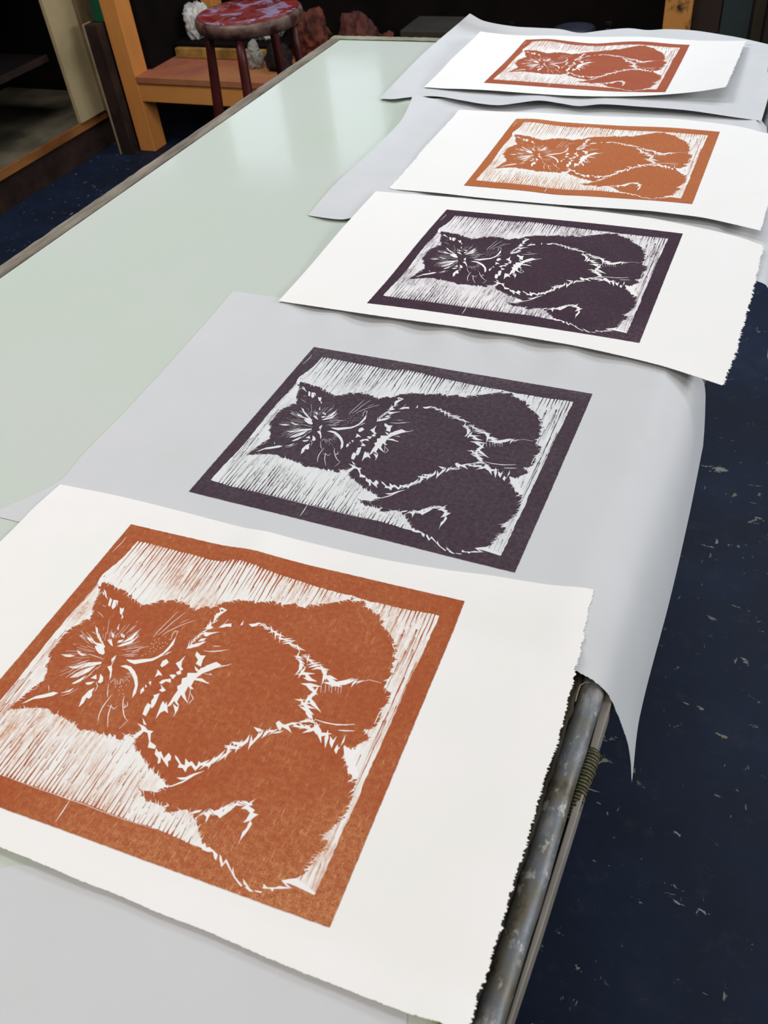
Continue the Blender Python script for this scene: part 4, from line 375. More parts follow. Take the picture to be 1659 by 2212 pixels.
def chord(pts):
    P = np.array(pts, float); d = np.r_[0, np.cumsum(np.linalg.norm(np.diff(P, axis=0), axis=1))]; return P, d / d[-1]
def spl(Cv, s):
    P, t = Cv; s = np.clip(s, 0, 1); i = np.clip(np.searchsorted(t, s, side='right') - 1, 0, len(t) - 2)
    Mv = np.zeros_like(P); Mv[1:-1] = (P[2:] - P[:-2]) / (t[2:] - t[:-2])[:, None]; Mv[0] = (P[1] - P[0]) / (t[1] - t[0]); Mv[-1] = (P[-1] - P[-2]) / (t[-1] - t[-2])
    h = (t[i + 1] - t[i])[..., None]; u = (s - t[i])[..., None] / h
    return (2 * u**3 - 3 * u**2 + 1) * P[i] + (u**3 - 2 * u**2 + u) * h * Mv[i] + (-2 * u**3 + 3 * u**2) * P[i + 1] + (u**3 - u**2) * h * Mv[i + 1]
class Sheet:
    """a sheet of paper lying between four measured edge curves"""
    def __init__(s, d):
        s.b, s.t, s.l, s.r = [chord(d[k]) for k in ('bottom', 'top', 'left', 'right')]; s.bumps = d['bumps']
    def __call__(s, u, w):
        u = np.asarray(u, float); w = np.asarray(w, float); a = u[..., None]; b = w[..., None]
        c0, c1, d0, d1 = spl(s.b, u), spl(s.t, u), spl(s.l, w), spl(s.r, w)
        P00, P10, P01, P11 = s.b[0][0], s.b[0][-1], s.t[0][0], s.t[0][-1]
        X = (1 - b) * c0 + b * c1 + (1 - a) * d0 + a * d1 - ((1 - a) * (1 - b) * P00 + a * (1 - b) * P10 + (1 - a) * b * P01 + a * b * P11)
        for (x, y, sx, sy, hh) in s.bumps:
            X[..., 2] += hh * np.exp(-((X[..., 0] - x) / sx) ** 2 - ((X[..., 1] - y) / sy) ** 2)
        return X
BV = {}
def settle(P, under, gap):
    """lift points that would dip into the sheet they lie on"""
    for k in under:
        bv = BV[k]
        for i in range(len(P)):
            h = bv.ray_cast(Vector((P[i][0], P[i][1], 0.3)), Vector((0, 0, -1)))
            if h[0] is not None and h[0].z > -0.02 and P[i][2] < h[0].z + gap: P[i][2] = h[0].z + gap
    return P
def make_sheet(key, name, label, cat, mat, deckle, under, thick, group=None, step=0.007, wrinkle=0.0):
    rnd = random.Random(key); sh = Sheet(SHEETS[key])
    def edge(n, amp, side):
        # torn deckle: fine teeth on a slow wander, as fractions of the sheet
        out = []; a = 0.0
        for i in range(n):
            a = 0.85 * a + rnd.gauss(0, 0.28)
            tooth = rnd.choice((-.35, -.1, .5, 1.0)) * rnd.uniform(.4, 1.1)
            out.append(amp * (0.55 * a + tooth) if amp else 0.0)
        return out
    Lh = 0.55; Lv = 0.34
    pts = []
    for side in ('bottom', 'right', 'top', 'left'):
        amp = deckle.get(side, 0.0); L = Lh if side in ('bottom', 'top') else Lv
        n = int(L / (0.0008 if amp else 0.004)); e = edge(n, amp, side)
        for i in range(n):
            q = i / n
            d = e[i] / (Lv if side in ('bottom', 'top') else Lh) if i else 0.0
            if side == 'bottom': pts.append((q, -d))
            elif side == 'right': pts.append((1 + d, q))
            elif side == 'top': pts.append((1 - q, 1 + d))
            else: pts.append((-d, 1 - q))
    nb = len(pts)
    nx, ny = int(Lh / step), int(Lv / step)
    inner = [((i + .5) / nx, (j + .5) / ny) for i in range(nx) for j in range(ny)]
    inner = [p for p in inner if .008 < p[0] < .992 and .012 < p[1] < .988]
    V, E, F, *_ = geometry.delaunay_2d_cdt([Vector((a, b)) for a, b in pts + inner], [(i, (i + 1) % nb) for i in range(nb)], [list(range(nb))], 1, 1e-6)
    st = np.array([(v_.x, v_.y) for v_ in V])
    P = sh(st[:, 0], st[:, 1])
    # points outside [0,1] extend linearly past the edge curve
    for ax in (0, 1):
        for lo, sg in ((0, -1), (1, 1)):
            idx = np.where((st[:, ax] - lo) * sg > 0)[0]
            if len(idx):
                c = st[idx].copy(); c[:, ax] = lo; c2 = c.copy(); c2[:, ax] = lo - sg * 0.01
                P[idx] = sh(c[:, 0], c[:, 1]) + (sh(c[:, 0], c[:, 1]) - sh(c2[:, 0], c2[:, 1])) / 0.01 * np.abs(st[idx, ax] - lo)[:, None]
    if wrinkle:
        ph = rnd.uniform(0, 9)
        P[:, 2] += wrinkle * (np.sin(st[:, 0] * 17 + ph) * np.sin(st[:, 1] * 9 + ph) + .6 * np.sin(st[:, 0] * 31 - st[:, 1] * 13 + ph))
    on_table = (P[:, 0] < -0.0645) & (P[:, 1] < 1.77)
    P[on_table, 2] = np.maximum(P[on_table, 2], np.where(P[on_table, 1] > 1.73, 0.0030, 0.0006))
    P = settle(P, under, 0.0007)
    du = np.clip(st[:, 0] + .004, 0, 1), st[:, 1]; eps = 1e-3
    a = sh(np.clip(st[:, 0] - eps, 0, 1), np.clip(st[:, 1], 0, 1)); b = sh(np.clip(st[:, 0] + eps, 0, 1), np.clip(st[:, 1], 0, 1))
    c = sh(np.clip(st[:, 0], 0, 1), np.clip(st[:, 1] - eps, 0, 1)); d = sh(np.clip(st[:, 0], 0, 1), np.clip(st[:, 1] + eps, 0, 1))
    Nn = np.cross(b - a, d - c); Nn /= np.linalg.norm(Nn, axis=1)[:, None]
    low = P - Nn * thick
    me = bpy.data.meshes.new(name); n = len(P)
    faces = [tuple(f_) for f_ in F]
    cnt = {}
    for f_ in faces:
        for i in range(len(f_)):
            e_ = (f_[i], f_[(i + 1) % len(f_)]); cnt[e_] = 1
    allf = list(faces) + [tuple(x + n for x in f_[::-1]) for f_ in faces]
    for (i, j) in cnt:
        if (j, i) not in cnt: allf.append((j, i, i + n, j + n))
    org = P.mean(axis=0); org[2] = max(P[:, 2].min(), 0) if not P[:, 2].min() < -.01 else 0.0
    co = np.vstack([P, low]) - org
    me.from_pydata(co.tolist(), [], allf); me.update()
    for i, p_ in enumerate(me.polygons): p_.use_smooth = i < 2 * len(faces)
    fl = me.attributes.new('sharp_edge', 'BOOLEAN', 'EDGE')
    for e_ in me.edges:
        a_, b_ = e_.vertices
        if (a_ < n and b_ < n and ((a_, b_) in cnt) != ((b_, a_) in cnt)) or (a_ >= n and b_ >= n and ((a_ - n, b_ - n) in cnt) != ((b_ - n, a_ - n) in cnt)): fl.data[e_.index].value = True
    me.materials.append(mat)
    o = bpy.data.objects.new(name, me); C.link(o); o.location = (org[0], org[1], org[2] + TOP)
    tag(o, label, cat, group)
    BV[key] = BVHTree.FromPolygons([Vector(p_) for p_ in P], faces)
    o['_org'] = 0; del o['_org']
    return o, sh, org

# ------------------------------------------------------------ the linocut
ASP = (0.3055, 0.25)
def seglen(a, b): return math.hypot((a[0] - b[0]) * ASP[0], (a[1] - b[1]) * ASP[1])
def offs(p, ang, r): return (p[0] + math.cos(ang) * r / ASP[0], p[1] + math.sin(ang) * r / ASP[1])
def build_art():
    rnd = random.Random(11)
    PXM = 0.305 / 790.0
    layers = []       # (polygon, value) later wins; 0 ink, 1 thin residue, 2 bare paper
    N = 160; plate = []
    for side in range(4):
        for i in range(N):
            q = i / N; j = rnd.uniform(-.0006, .0006)
            plate.append([(q, j), (1 + j, q), (1 - q, 1 + j), (j, 1 - q)][side])
    cat = [tuple(p) for p in ART['cat']]
    # the ear tip breaks into the border
    clear = []
    src = [tuple(p) for p in ART['clear']]
    for a, b in zip(src, src[1:] + src[:1]):
        n = max(1, int(seglen(a, b) / 0.003))
        for i in range(n):
            t_ = i / n; clear.append((a[0] + (b[0] - a[0]) * t_ + rnd.uniform(-.0012, .0012), a[1] + (b[1] - a[1]) * t_ + rnd.uniform(-.0016, .0016)))
    layers.append((clear, 1))
    cy = np.array(cat)
    def cross_v(u):
        out = []
        for a, b in zip(cat, cat[1:] + cat[:1]):
            if (a[0] - u) * (b[0] - u) < 0: out.append(a[1] + (b[1] - a[1]) * (u - a[0]) / (b[0] - a[0]))
        return sorted(out)
    def sliver(u, v0, v1, w, lean):
        # a ridge of ink left between two gouge strokes, thick at the border and ragged along its length
        n = max(3, int(abs(v1 - v0) / .022)); L_, R_ = [], []
        for i in range(n + 1):
            t_ = i / n; vv_ = v0 + (v1 - v0) * t_; ww = w * (1 - t_) ** 0.55 * rnd.uniform(.35, 1.0) + .0003
            if i == 0: ww = w * 1.7
            uu = u + lean * t_ + rnd.uniform(-.0008, .0008)
            L_.append((uu - ww / 2, vv_)); R_.append((uu + ww / 2, vv_))
        layers.append((L_ + R_[::-1], 0))
    u = 0.066
    while u < 0.945:
        cv = cross_v(u); top = cv[-1] if cv else .5; bot = cv[0] if cv else .5
        v0 = 0.950 if u < .36 or u > .5 else 0.952
        full = v0 - top
        if full > .015:
            r = rnd.random()
            if u > .865: ln = rnd.uniform(.1, .75) * min(full, .6)
            elif r < .25: ln = full * rnd.uniform(.15, .4)
            elif r < .8: ln = full * rnd.uniform(.55, .93)
            else: ln = full * 1.03
            sliver(u, v0, v0 - ln, rnd.uniform(.003, .0066), rnd.uniform(-.003, .003))
            if rnd.random() < .45:
                a = rnd.uniform(.3, .9); sliver(u + .004, v0 - full * a, v0 - full * min(1, a + rnd.uniform(.1, .3)), .0016, 0)
        if u < .71:
            full = bot - .066
            if full > .02:
                r = rnd.random()
                ln = full * (rnd.uniform(.12, .35) if r < .3 else rnd.uniform(.45, .88) if r < .85 else rnd.uniform(.85, .98))
                sliver(u, .066, .066 + ln, rnd.uniform(.0026, .006), rnd.uniform(-.004, .002))
                for _ in range(2):
                    if rnd.random() < .5:
                        a = rnd.uniform(.2, .8); sliver(u + rnd.uniform(-.004, .006), .07 + full * a, .07 + full * min(.95, a + rnd.uniform(.08, .3)), .0015, 0)
        u += rnd.uniform(.0082, .0122)
    for k in range(26):
        u = rnd.uniform(.885, .948); a = rnd.uniform(.1, .9); sliver(u, a, a - rnd.uniform(.05, .25), rnd.uniform(.0008, .002), rnd.uniform(-.003, .003))
    for k in range(16):
        u = rnd.uniform(.045, .075); a = rnd.uniform(.2, .8); sliver(u, a, a - rnd.uniform(.04, .2), rnd.uniform(.0008, .0018), rnd.uniform(-.002, .002))
    layers.append((cat, 0))
    # tufts along the outline: little gouges biting into the fur, and points of fur left standing
    for a, b in zip(cat, cat[1:] + cat[:1]):
        L = seglen(a, b); k = 0.0
        ang = math.atan2((b[1] - a[1]) * ASP[1], (b[0] - a[0]) * ASP[0])
        while k < L:
            t_ = k / max(L, 1e-9); c_ = (a[0] + (b[0] - a[0]) * t_, a[1] + (b[1] - a[1]) * t_)
            if c_[1] > .085 and c_[0] > .06:
                inn = ang - math.pi / 2 + rnd.uniform(.45, .95); w = rnd.uniform(.0004, .0008); ln = rnd.uniform(.0016, .0042)
                if rnd.random() < .55: layers.append(([offs(c_, inn, ln), offs(offs(c_, inn + math.pi, .0008), ang, w), offs(offs(c_, inn + math.pi, .0008), ang + math.pi, w)], 1))
                else:
                    o_ = inn + math.pi; layers.append(([offs(c_, o_, ln * .7), offs(offs(c_, inn, .0008), ang, w), offs(offs(c_, inn, .0008), ang + math.pi, w)], 0))
            k += rnd.uniform(.0018, .0042)
    for p_ in ART['cut']: layers.append(([tuple(q) for q in p_], 2))
    for path, w0, w1, w2 in ART['fur']:
        tot = sum(seglen(a, b) for a, b in zip(path, path[1:])); d = 0.0
        while d < tot:
            t_ = d / tot; w = (w0 + (w1 - w0) * t_ * 2 if t_ < .5 else w1 + (w2 - w1) * (t_ - .5) * 2) * PXM
            acc = 0
            for a, b in zip(path, path[1:]):
                L = seglen(a, b)
                if acc + L >= d: break
                acc += L
            k = (d - acc) / max(L, 1e-9); c_ = (a[0] + (b[0] - a[0]) * k, a[1] + (b[1] - a[1]) * k)
            ang = math.atan2((b[1] - a[1]) * ASP[1], (b[0] - a[0]) * ASP[0])
            c_ = offs(c_, ang + math.pi / 2, rnd.uniform(-.28, .28) * w)
            ln = w * rnd.uniform(.7, 1.3) + .0024; tilt = ang + rnd.choice((-1, 1, 1)) * rnd.uniform(.2, .95)
            tip1 = offs(c_, tilt, ln); tip2 = offs(c_, tilt + math.pi + rnd.uniform(-.3, .3), ln * .8)
            s1 = offs(c_, tilt + math.pi / 2, w * rnd.uniform(.2, .34)); s2 = offs(c_, tilt - math.pi / 2, w * rnd.uniform(.2, .34))
            layers.append(([tip1, s1, tip2, s2], 2))
            d += w * rnd.uniform(.3, .62) + .0010
    for path, w in ART['stroke']:
        n = 8; P_ = [tuple(p) for p in path]
        dense = []
        for a, b in zip(P_, P_[1:]):
            for i in range(4): dense.append((a[0] + (b[0] - a[0]) * i / 4, a[1] + (b[1] - a[1]) * i / 4))
        dense.append(P_[-1]); L_, R_ = [], []; m_ = len(dense) - 1
        for i, p_ in enumerate(dense):
            a = dense[max(0, i - 1)]; b = dense[min(m_, i + 1)]
            ang = math.atan2((b[1] - a[1]) * ASP[1], (b[0] - a[0]) * ASP[0])
            ww = w * PXM * .55 * (0.35 + .65 * math.sin(math.pi * (i + .4) / (m_ + .8))) * rnd.uniform(.8, 1.15)
            L_.append(offs(p_, ang + math.pi / 2, ww)); R_.append(offs(p_, ang - math.pi / 2, ww))
        layers.append((L_ + R_[::-1], 2))
    for p_ in ART['dot']:
        a = rnd.uniform(0, 3); layers.append(([offs(p_, a + k * math.pi / 2, PXM * (1.3 if k % 2 else .8)) for k in range(4)], 2))
    # fine comb marks radiating from the brow and along the cheeks
    def comb(cx, cyy, a0, a1, r0, r1, n, w=.6):
        for i in range(n):
            a = a0 + (a1 - a0) * (i + rnd.uniform(-.3, .3)) / n; ra = r0 + rnd.uniform(0, .4) * (r1 - r0); rb = ra + rnd.uniform(.25, .7) * (r1 - r0)
            p0 = offs((cx, cyy), a, ra); p1 = offs((cx, cyy), a + rnd.uniform(-.05, .05), rb); wa = PXM * w
            layers.append(([offs(p0, a + 1.57, wa * .3), offs(p1, a + 1.57, wa * .2), offs(p1, a - 1.57, wa), offs(p0, a - 1.57, wa)], 2))
    BR = ART['brow']
    comb(BR[0], BR[1], math.radians(150), math.radians(245), .008, .036, 18, .4)
    comb(BR[0], BR[1], math.radians(85), math.radians(140), .012, .034, 10, .4)
    comb(BR[0], BR[1], math.radians(10), math.radians(70), .016, .034, 12, .45)
    for i in range(46):
        a = math.radians(75 + 185 * (i + rnd.uniform(-.4, .4)) / 46); r0 = rnd.uniform(.008, .02); r1 = r0 + rnd.uniform(.006, .018)
        p0 = offs((BR[0], BR[1]), a, r0); p1 = offs((BR[0], BR[1]), a + rnd.uniform(-.04, .04), r1); wa = PXM * rnd.uniform(.3, .75)
        layers.append(([offs(p0, a + 1.57, wa * .4), offs(p1, a + 1.57, wa), offs(p1, a - 1.57, wa), offs(p0, a - 1.57, wa * .4)], 0))
    MZ = ART['muzzle']
    comb(MZ[0], MZ[1], math.radians(-110), math.radians(40), .004, .012, 16, .4)
    # triangulate once, in plate coordinates
    verts, edges = [], []
    def add(poly):
        s0 = len(verts); verts.extend([Vector(p) for p in poly]); n = len(poly)
        edges.extend([(s0 + i, s0 + (i + 1) % n) for i in range(n)])
    add(plate)
    for p_, _v in layers: add(p_)
    g_ = 30
    verts.extend([Vector(((i + .5) / g_, (j + .5) / g_)) for i in range(g_) for j in range(g_)])
    V, E, F, *_ = geometry.delaunay_2d_cdt(verts, edges, [], 0, 2e-5)
    V = np.array([(a.x, a.y) for a in V]); T = np.array([f_[:3] for f_ in F])
    cen = V[T].mean(axis=1)
    def inside(poly, pts):
        r = np.zeros(len(pts), bool); P_ = np.array(poly); Q = np.roll(P_, -1, axis=0)
        for (x1, y1), (x2, y2) in zip(P_, Q):
            if y1 == y2: continue
            c_ = ((y1 > pts[:, 1]) != (y2 > pts[:, 1])) & (pts[:, 0] < (x2 - x1) * (pts[:, 1] - y1) / (y2 - y1) + x1); r ^= c_
        return r
    keep = inside(plate, cen); T = T[keep]; cen = cen[keep]
    val = np.zeros(len(T), int)
    for poly, vv_ in layers:
        A_ = np.array(poly); lo = A_.min(0); hi = A_.max(0)
        idx = np.where((cen[:, 0] >= lo[0]) & (cen[:, 0] <= hi[0]) & (cen[:, 1] >= lo[1]) & (cen[:, 1] <= hi[1]))[0]
        if len(idx): val[idx[inside(poly, cen[idx])]] = vv_
    return V, T, val
AV, AT, AVAL = build_art()

def print_image(key, parent, org, sheet, mats):
    TL, TR, BR_, BL = [np.array(c_) for c_ in SHEETS[key]['plate']]
    u, w = AV[:, 0:1], AV[:, 1:2]
    XY = (1 - u) * (1 - w) * BL + u * (1 - w) * BR_ + (1 - u) * w * TL + u * w * TR
    bv = BV[key]; co = []
    for x, y in XY:
        h = bv.ray_cast(Vector((x, y, 0.4)), Vector((0, 0, -1)))
        z = h[0].z if h[0] is not None else 0.002
        co.append((x - org[0], y - org[1], z + 0.0003 - org[2]))
    me = bpy.data.meshes.new('printed_image'); me.from_pydata(co, [], AT.tolist()); me.update()
    uvl = me.uv_layers.new(name='plate'); li = np.zeros(len(me.loops), int); me.loops.foreach_get('vertex_index', li)
    uvl.data.foreach_set('uv', AV[li].astype(np.float32).ravel())
    for mt in mats: me.materials.append(mt)
    me.polygons.foreach_set('material_index', AVAL.astype(np.int32)); me.polygons.foreach_set('use_smooth', [True] * len(me.polygons)); me.update()
    if me.polygons[0].normal.z < 0: me.flip_normals()
    o = bpy.data.objects.new('printed_image', me); C.link(o); o.parent = parent
    o['label'] = 'inked cat image inside a printed border'
    return o

PW_ = srgb(240, 240, 237); PG_ = srgb(206, 208, 209)
DK = .0015
make_sheet('g0', 'backing_sheet', 'thin grey sheet lying under the bottom edge of the nearest rust cat print', 'paper', M_GREY, {}, [], .00015)
g2, s2, o2 = make_sheet('g2', 'cat_print', 'dark purple cat print on thin grey paper draping over the pipe edge', 'print', M_GREY, {'bottom': .0005}, [], .00015, wrinkle=0.00015)
g4, s4, o4 = make_sheet('g4', 'backing_sheet', 'thin grey sheet under the copper cat print, with one corner curled up', 'paper', M_GREY, {}, [], .00015)
g5, s5, o5 = make_sheet('g5', 'backing_sheet', 'thin grey wavy sheet under the farthest red-brown cat print at the end of the table', 'paper', M_GREY, {}, [], .00015)
p1, s1, o1 = make_sheet('p1', 'cat_print', 'nearest and largest rust cat print on white paper with torn edges', 'print', M_WHITE, {'right': .0015, 'bottom': .0004, 'left': .0003}, ['g2', 'g0'], .00035)
p3, s3, o3 = make_sheet('p3', 'cat_print', 'dark purple cat print on white torn-edged paper in the middle of the row', 'print', M_WHITE, {'right': .0024, 'bottom': .0003}, ['g2', 'g4'], .00035)
p4, s4b, o4b = make_sheet('p4', 'cat_print', 'copper orange cat print on white paper, second from the far end', 'print', M_WHITE, {'left': .0016, 'right': .001}, ['g4'], .00035)
p5, s5b, o5b = make_sheet('p5', 'cat_print', 'red-brown cat print on white paper at the far end of the row, one corner lifted', 'print', M_WHITE, {'right': .0024, 'left': .0006}, ['g5'], .00035)
RUST = srgb(156, 82, 48); RUST2 = srgb(172, 98, 60)
def inkset(tagn, ink, ink2, paper, wear, seed, amount, solid, bare, gloss=.1, res=None, band=None):
    return [ink_mat(tagn + '_ink', ink, ink2, paper, wear, seed, .7, gloss, band), residue_mat(tagn + '_ink_residue', res or ink2, bare, amount, seed), solid]
print_image('p1', p1, o1, s1, inkset('rust', srgb(160, 80, 48), srgb(176, 98, 58), srgb(222, 170, 120), .8, 3.1, 1.0, M_WHITE, PW_, res=srgb(200, 132, 74), band=(.5, -1, .05, .6)))
print_image('g2', g2, o2, s2, inkset('dark_purple_thin', srgb(62, 48, 58), srgb(80, 66, 76), srgb(150, 146, 152), .34, 7.7, .5, mottled('pale_cut_paper', srgb(222, 225, 226), srgb(226, 228, 230), 10), srgb(224, 227, 228), band=(-.05, 1, .86, 1.02)))
print_image('p3', p3, o3, s3, inkset('dark_purple', srgb(58, 40, 54), srgb(72, 54, 64), srgb(150, 138, 140), .3, 1.3, 1.0, M_WHITE, srgb(236, 232, 234), band=(1, -1, .72, 1.05)))  # paler band puts the gloss of the lower right corner into the ink colour
print_image('p4', p4, o4b, s4b, inkset('copper', srgb(172, 96, 58), srgb(186, 112, 66), srgb(226, 170, 116), .4, 9.2, .8, M_WHITE, PW_, res=srgb(214, 160, 96), band=(-.12, 1, .86, 1.0)))
print_image('p5', p5, o5b, s5b, inkset('red_brown', srgb(158, 80, 58), srgb(170, 92, 62), srgb(205, 140, 96), .35, 5.4, .9, M_WHITE, PW_, res=srgb(200, 136, 90)))

# ============================================================ BACKGROUND
M_PINE = mottled('yellowed_pine', srgb(206, 128, 58), srgb(228, 154, 80), 5, 0.7, 0.35, stretch=(1, 1, .25), bump=.1)
M_PINEX = mottled('yellowed_pine_rail', srgb(206, 132, 62), srgb(224, 152, 80), 5, 0.7, 0.35, stretch=(.25, 1, 1), bump=.1)
M_DARKB = mottled('stained_dark_wood', srgb(34, 22, 18), srgb(60, 42, 34), 9, 0.85, 0.25)
M_BLACK = mottled('black_recess_wood', srgb(14, 11, 10), srgb(24, 18, 16), 5, 0.95, 0.1)  # near-black colour that also holds the shade of the open recesses
M_CREAM = mottled('dusty_cream_board', srgb(164, 146, 106), srgb(186, 166, 126), 3, 0.8)
M_REDSH = mottled('ink_stained_shelf', srgb(160, 84, 72), srgb(176, 118, 72), 5, 0.7)

# --- stool
stx, sty = -1.613, 2.498
st_ = empty('wooden_stool', (stx, sty, -0.85), 'tall round red-painted wooden stool with worn seat behind the table', 'stool')
tr = NT('worn_glossy_red_seat', 0.3, 0.5)
v = tr.coord((1, 1, 1), 'world')
rc = tr.ramp(tr.noise(v, 12, 5, .6), [(0.35, srgb(92, 14, 12)), (0.6, srgb(128, 28, 24))])
tr.color(tr.mix(tr.ramp(tr.noise(v, 16, 5, .65, .8), [(0.5, 0.0), (0.58, 0.8)]), rc, srgb(150, 138, 168)))  # bluish blotches paint the seat's reflected sheen into its colour
tr.l(tr.ramp(tr.noise(v, 14, 4), [(0.4, 0.2), (0.6, 0.45)]), tr.b.inputs['Roughness'])
M_SEAT = tr.m
M_SRIM = mottled('chipped_stool_rim', srgb(60, 20, 14), srgb(120, 96, 84), 26, 0.5, 0.5)
M_SLEG = mottled('dark_red_stool_paint', srgb(62, 14, 12), srgb(84, 24, 20), 14, 0.45, 0.5)
bm = bmesh.new(); lathe(bm, [(.150, -.001), (.156, .001), (.152, .003), (.10, .002), (.03, .0015)], (stx, sty, -0.142)); link_mesh('seat', bm, M_SEAT, st_, smooth=True)
bm = bmesh.new(); lathe(bm, [(.135, -.042), (.152, -.040), (.162, -.032), (.166, -.018), (.165, -.006), (.158, .001), (.150, .0)], (stx, sty, -0.142)); link_mesh('seat_rim', bm, M_SRIM, st_, smooth=True)
legs = []
for a in (3.50, 4.98, 1.62, 0.18):
    t0 = Vector((stx + .135 * math.cos(a), sty + .135 * math.sin(a), -.18)); t1 = Vector((stx + .19 * math.cos(a), sty + .19 * math.sin(a), -.85))
    legs.append((t0, t1)); bm = bmesh.new()
    tube(bm, [t0 + (t1 - t0) * q for q in (0, .1, .3, .6, .9, 1)], [.0135, .0145, .0165, .0165, .0145, .013], 14); link_mesh('leg', bm, M_SLEG, st_, smooth=True)
for i, q in ((0, .62), (1, .68), (2, .62), (3, .68)):
    order = [0, 1, 3, 2]; a = legs[order[i]]; b = legs[order[(i + 1) % 4]]
    bm = bmesh.new(); tube(bm, [a[0] + (a[1] - a[0]) * q, b[0] + (b[1] - b[0]) * q], .008, 10); link_mesh('stretcher', bm, M_SLEG, st_, smooth=True)

# --- pine bench frame along the far side
be = empty('pine_bench', (-1.2, 3.3, -0.85), 'yellow pine low bench frame with an ink-stained shelf along the far wall', 'bench')
bm = bmesh.new(); box(bm, (-2.672, 3.07, -0.85), (-2.592, 3.16, 0.25), 0.003)
link_mesh('post', bm, M_PINE, be)
bm = bmesh.new(); box(bm, (-2.60, 3.62, -0.85), (-2.52, 3.70, 0.25), 0.003); link_mesh('post', bm, M_PINE, be)
bm = bmesh.new(); box(bm, (-0.53, 3.46, -0.85), (-0.44, 3.55, 0.25), 0.003)
link_mesh('post', bm, mottled('ink_spattered_pine', srgb(40, 22, 14), srgb(196, 136, 66), 9, 0.7, lo=.38, hi=.46), be)
bm = bmesh.new(); box(bm, (-2.592, 3.075, -0.64), (-0.53, 3.115, -0.565), 0.002); link_mesh('front_rail', bm, M_PINEX, be)
bm = bmesh.new(); box(bm, (-2.592, 3.068, -0.565), (-0.53, 3.60, -0.540), 0.002); link_mesh('shelf_board', bm, M_REDSH, be)
bm = bmesh.new(); box(bm, (-2.59, 3.16, -0.63), (-2.55, 3.62, -0.57)); link_mesh('side_rail', bm, M_PINE, be)
bm = bmesh.new(); box(bm, (-2.605, 3.17, -0.54), (-2.575, 3.62, 0.2)); link_mesh('side_panel', bm, M_BLACK, be)
# flat boards stacked on the shelf
bm = bmesh.new(); box(bm, (-2.55, 3.32, -0.539), (-2.02, 3.56, -0.50), 0.003)
tag(link_mesh('wooden_plank', bm, mottled('aged_yellow_plank', srgb(120, 88, 40), srgb(190, 146, 74), 12, .8), origin=(-2.28, 3.42, -0.539)), 'thick yellow-brown plank on the bench shelf under the crumpled rags', 'plank')
bm = bmesh.new(); box(bm, (-2.56, 3.34, -0.4985), (-2.0, 3.57, -0.487), 0.002)
tag(link_mesh('wooden_tray', bm, M_BLACK, origin=(-2.28, 3.42, -0.4985)), 'thin black board lying on top of the yellow-brown plank', 'board')
def rag(name, c, s, seed, mat, label, cat='rag', amp=.35):
    bm = bmesh.new(); bmesh.ops.create_icosphere(bm, subdivisions=5, radius=1.0)
    from mathutils import noise as mn
    for v_ in bm.verts:
        p = v_.co.copy(); q = p * 1.6 + Vector((seed * 3.1, seed, 0))
        d = 1 + amp * mn.noise(q * .8) * 1.1 + .42 * amp * (1 - 3 * abs(mn.noise(q * 1.5 + Vector((4, 1, 2))))) + .22 * amp * (1 - 3 * abs(mn.noise(q * 3.2)))
        p *= max(.5, d)
        v_.co = Vector((p.x * s[0], p.y * s[1], max(-.8, p.z) * s[2]))
    zmin = min(v_.co.z for v_ in bm.verts)
    bmesh.ops.translate(bm, verts=bm.verts, vec=(c[0], c[1], c[2] - zmin))
    return tag(link_mesh(name, bm, mat, smooth=True, origin=c), label, cat)
M_RW = mottled('white_cotton', srgb(170, 168, 162), srgb(226, 222, 216), 12, .9)
M_RP = mottled('pink_stained_cotton', srgb(150, 70, 70), srgb(150, 140, 136), 14, .9)
M_RR = mottled('red_brown_cloth', srgb(56, 22, 16), srgb(120, 62, 44), 14, .9)
M_RR2 = mottled('dull_red_cloth', srgb(48, 22, 20), srgb(100, 52, 44), 12, .9)
M_DK = mottled('dark_cloth', srgb(20, 14, 14), srgb(34, 24, 22), 12, .9)
rag('crumpled_rag', (-2.49, 3.44, -0.487), (.06, .05, .07), 1, M_RW, 'crumpled white rag on the bench left of the red stool')
rag('crumpled_rag', (-2.325, 3.44, -0.487), (.052, .045, .04), 2, M_RP, 'white rag with pink stains seen between the left stool legs')
rag('crumpled_rag', (-2.145, 3.44, -0.487), (.065, .045, .055), 3, M_RW, 'pale grey rag seen between the middle stool legs')
rag('crumpled_cloth', (-1.92, 3.42, -0.5395), (.07, .07, .09), 4, M_RR, 'rust-brown crumpled cloth heap under the right rim of the stool seat')
rag('crumpled_cloth', (-1.715, 3.42, -0.5395), (.075, .07, .085), 5, M_RR2, 'dull dark red cloth heap on the bench right of the stool')
rag('crumpled_cloth', (-1.572, 3.36, -0.5395), (.048, .05, .055), 6, M_RR, 'low reddish cloth on the bench just past the table corner')
rag('plastic_bag', (-2.10, 3.24, -0.5395), (.03, .03, .05), 7, mottled('pale_plastic', srgb(120, 118, 110), srgb(150, 146, 138), 10, .4), 'small pale plastic bag beside the plank behind the stool', 'bag')
rag('crumpled_cloth', (-1.975, 3.22, -0.5395), (.05, .04, .05), 8, M_DK, 'near-black cloth bundle beside the small pale bag')
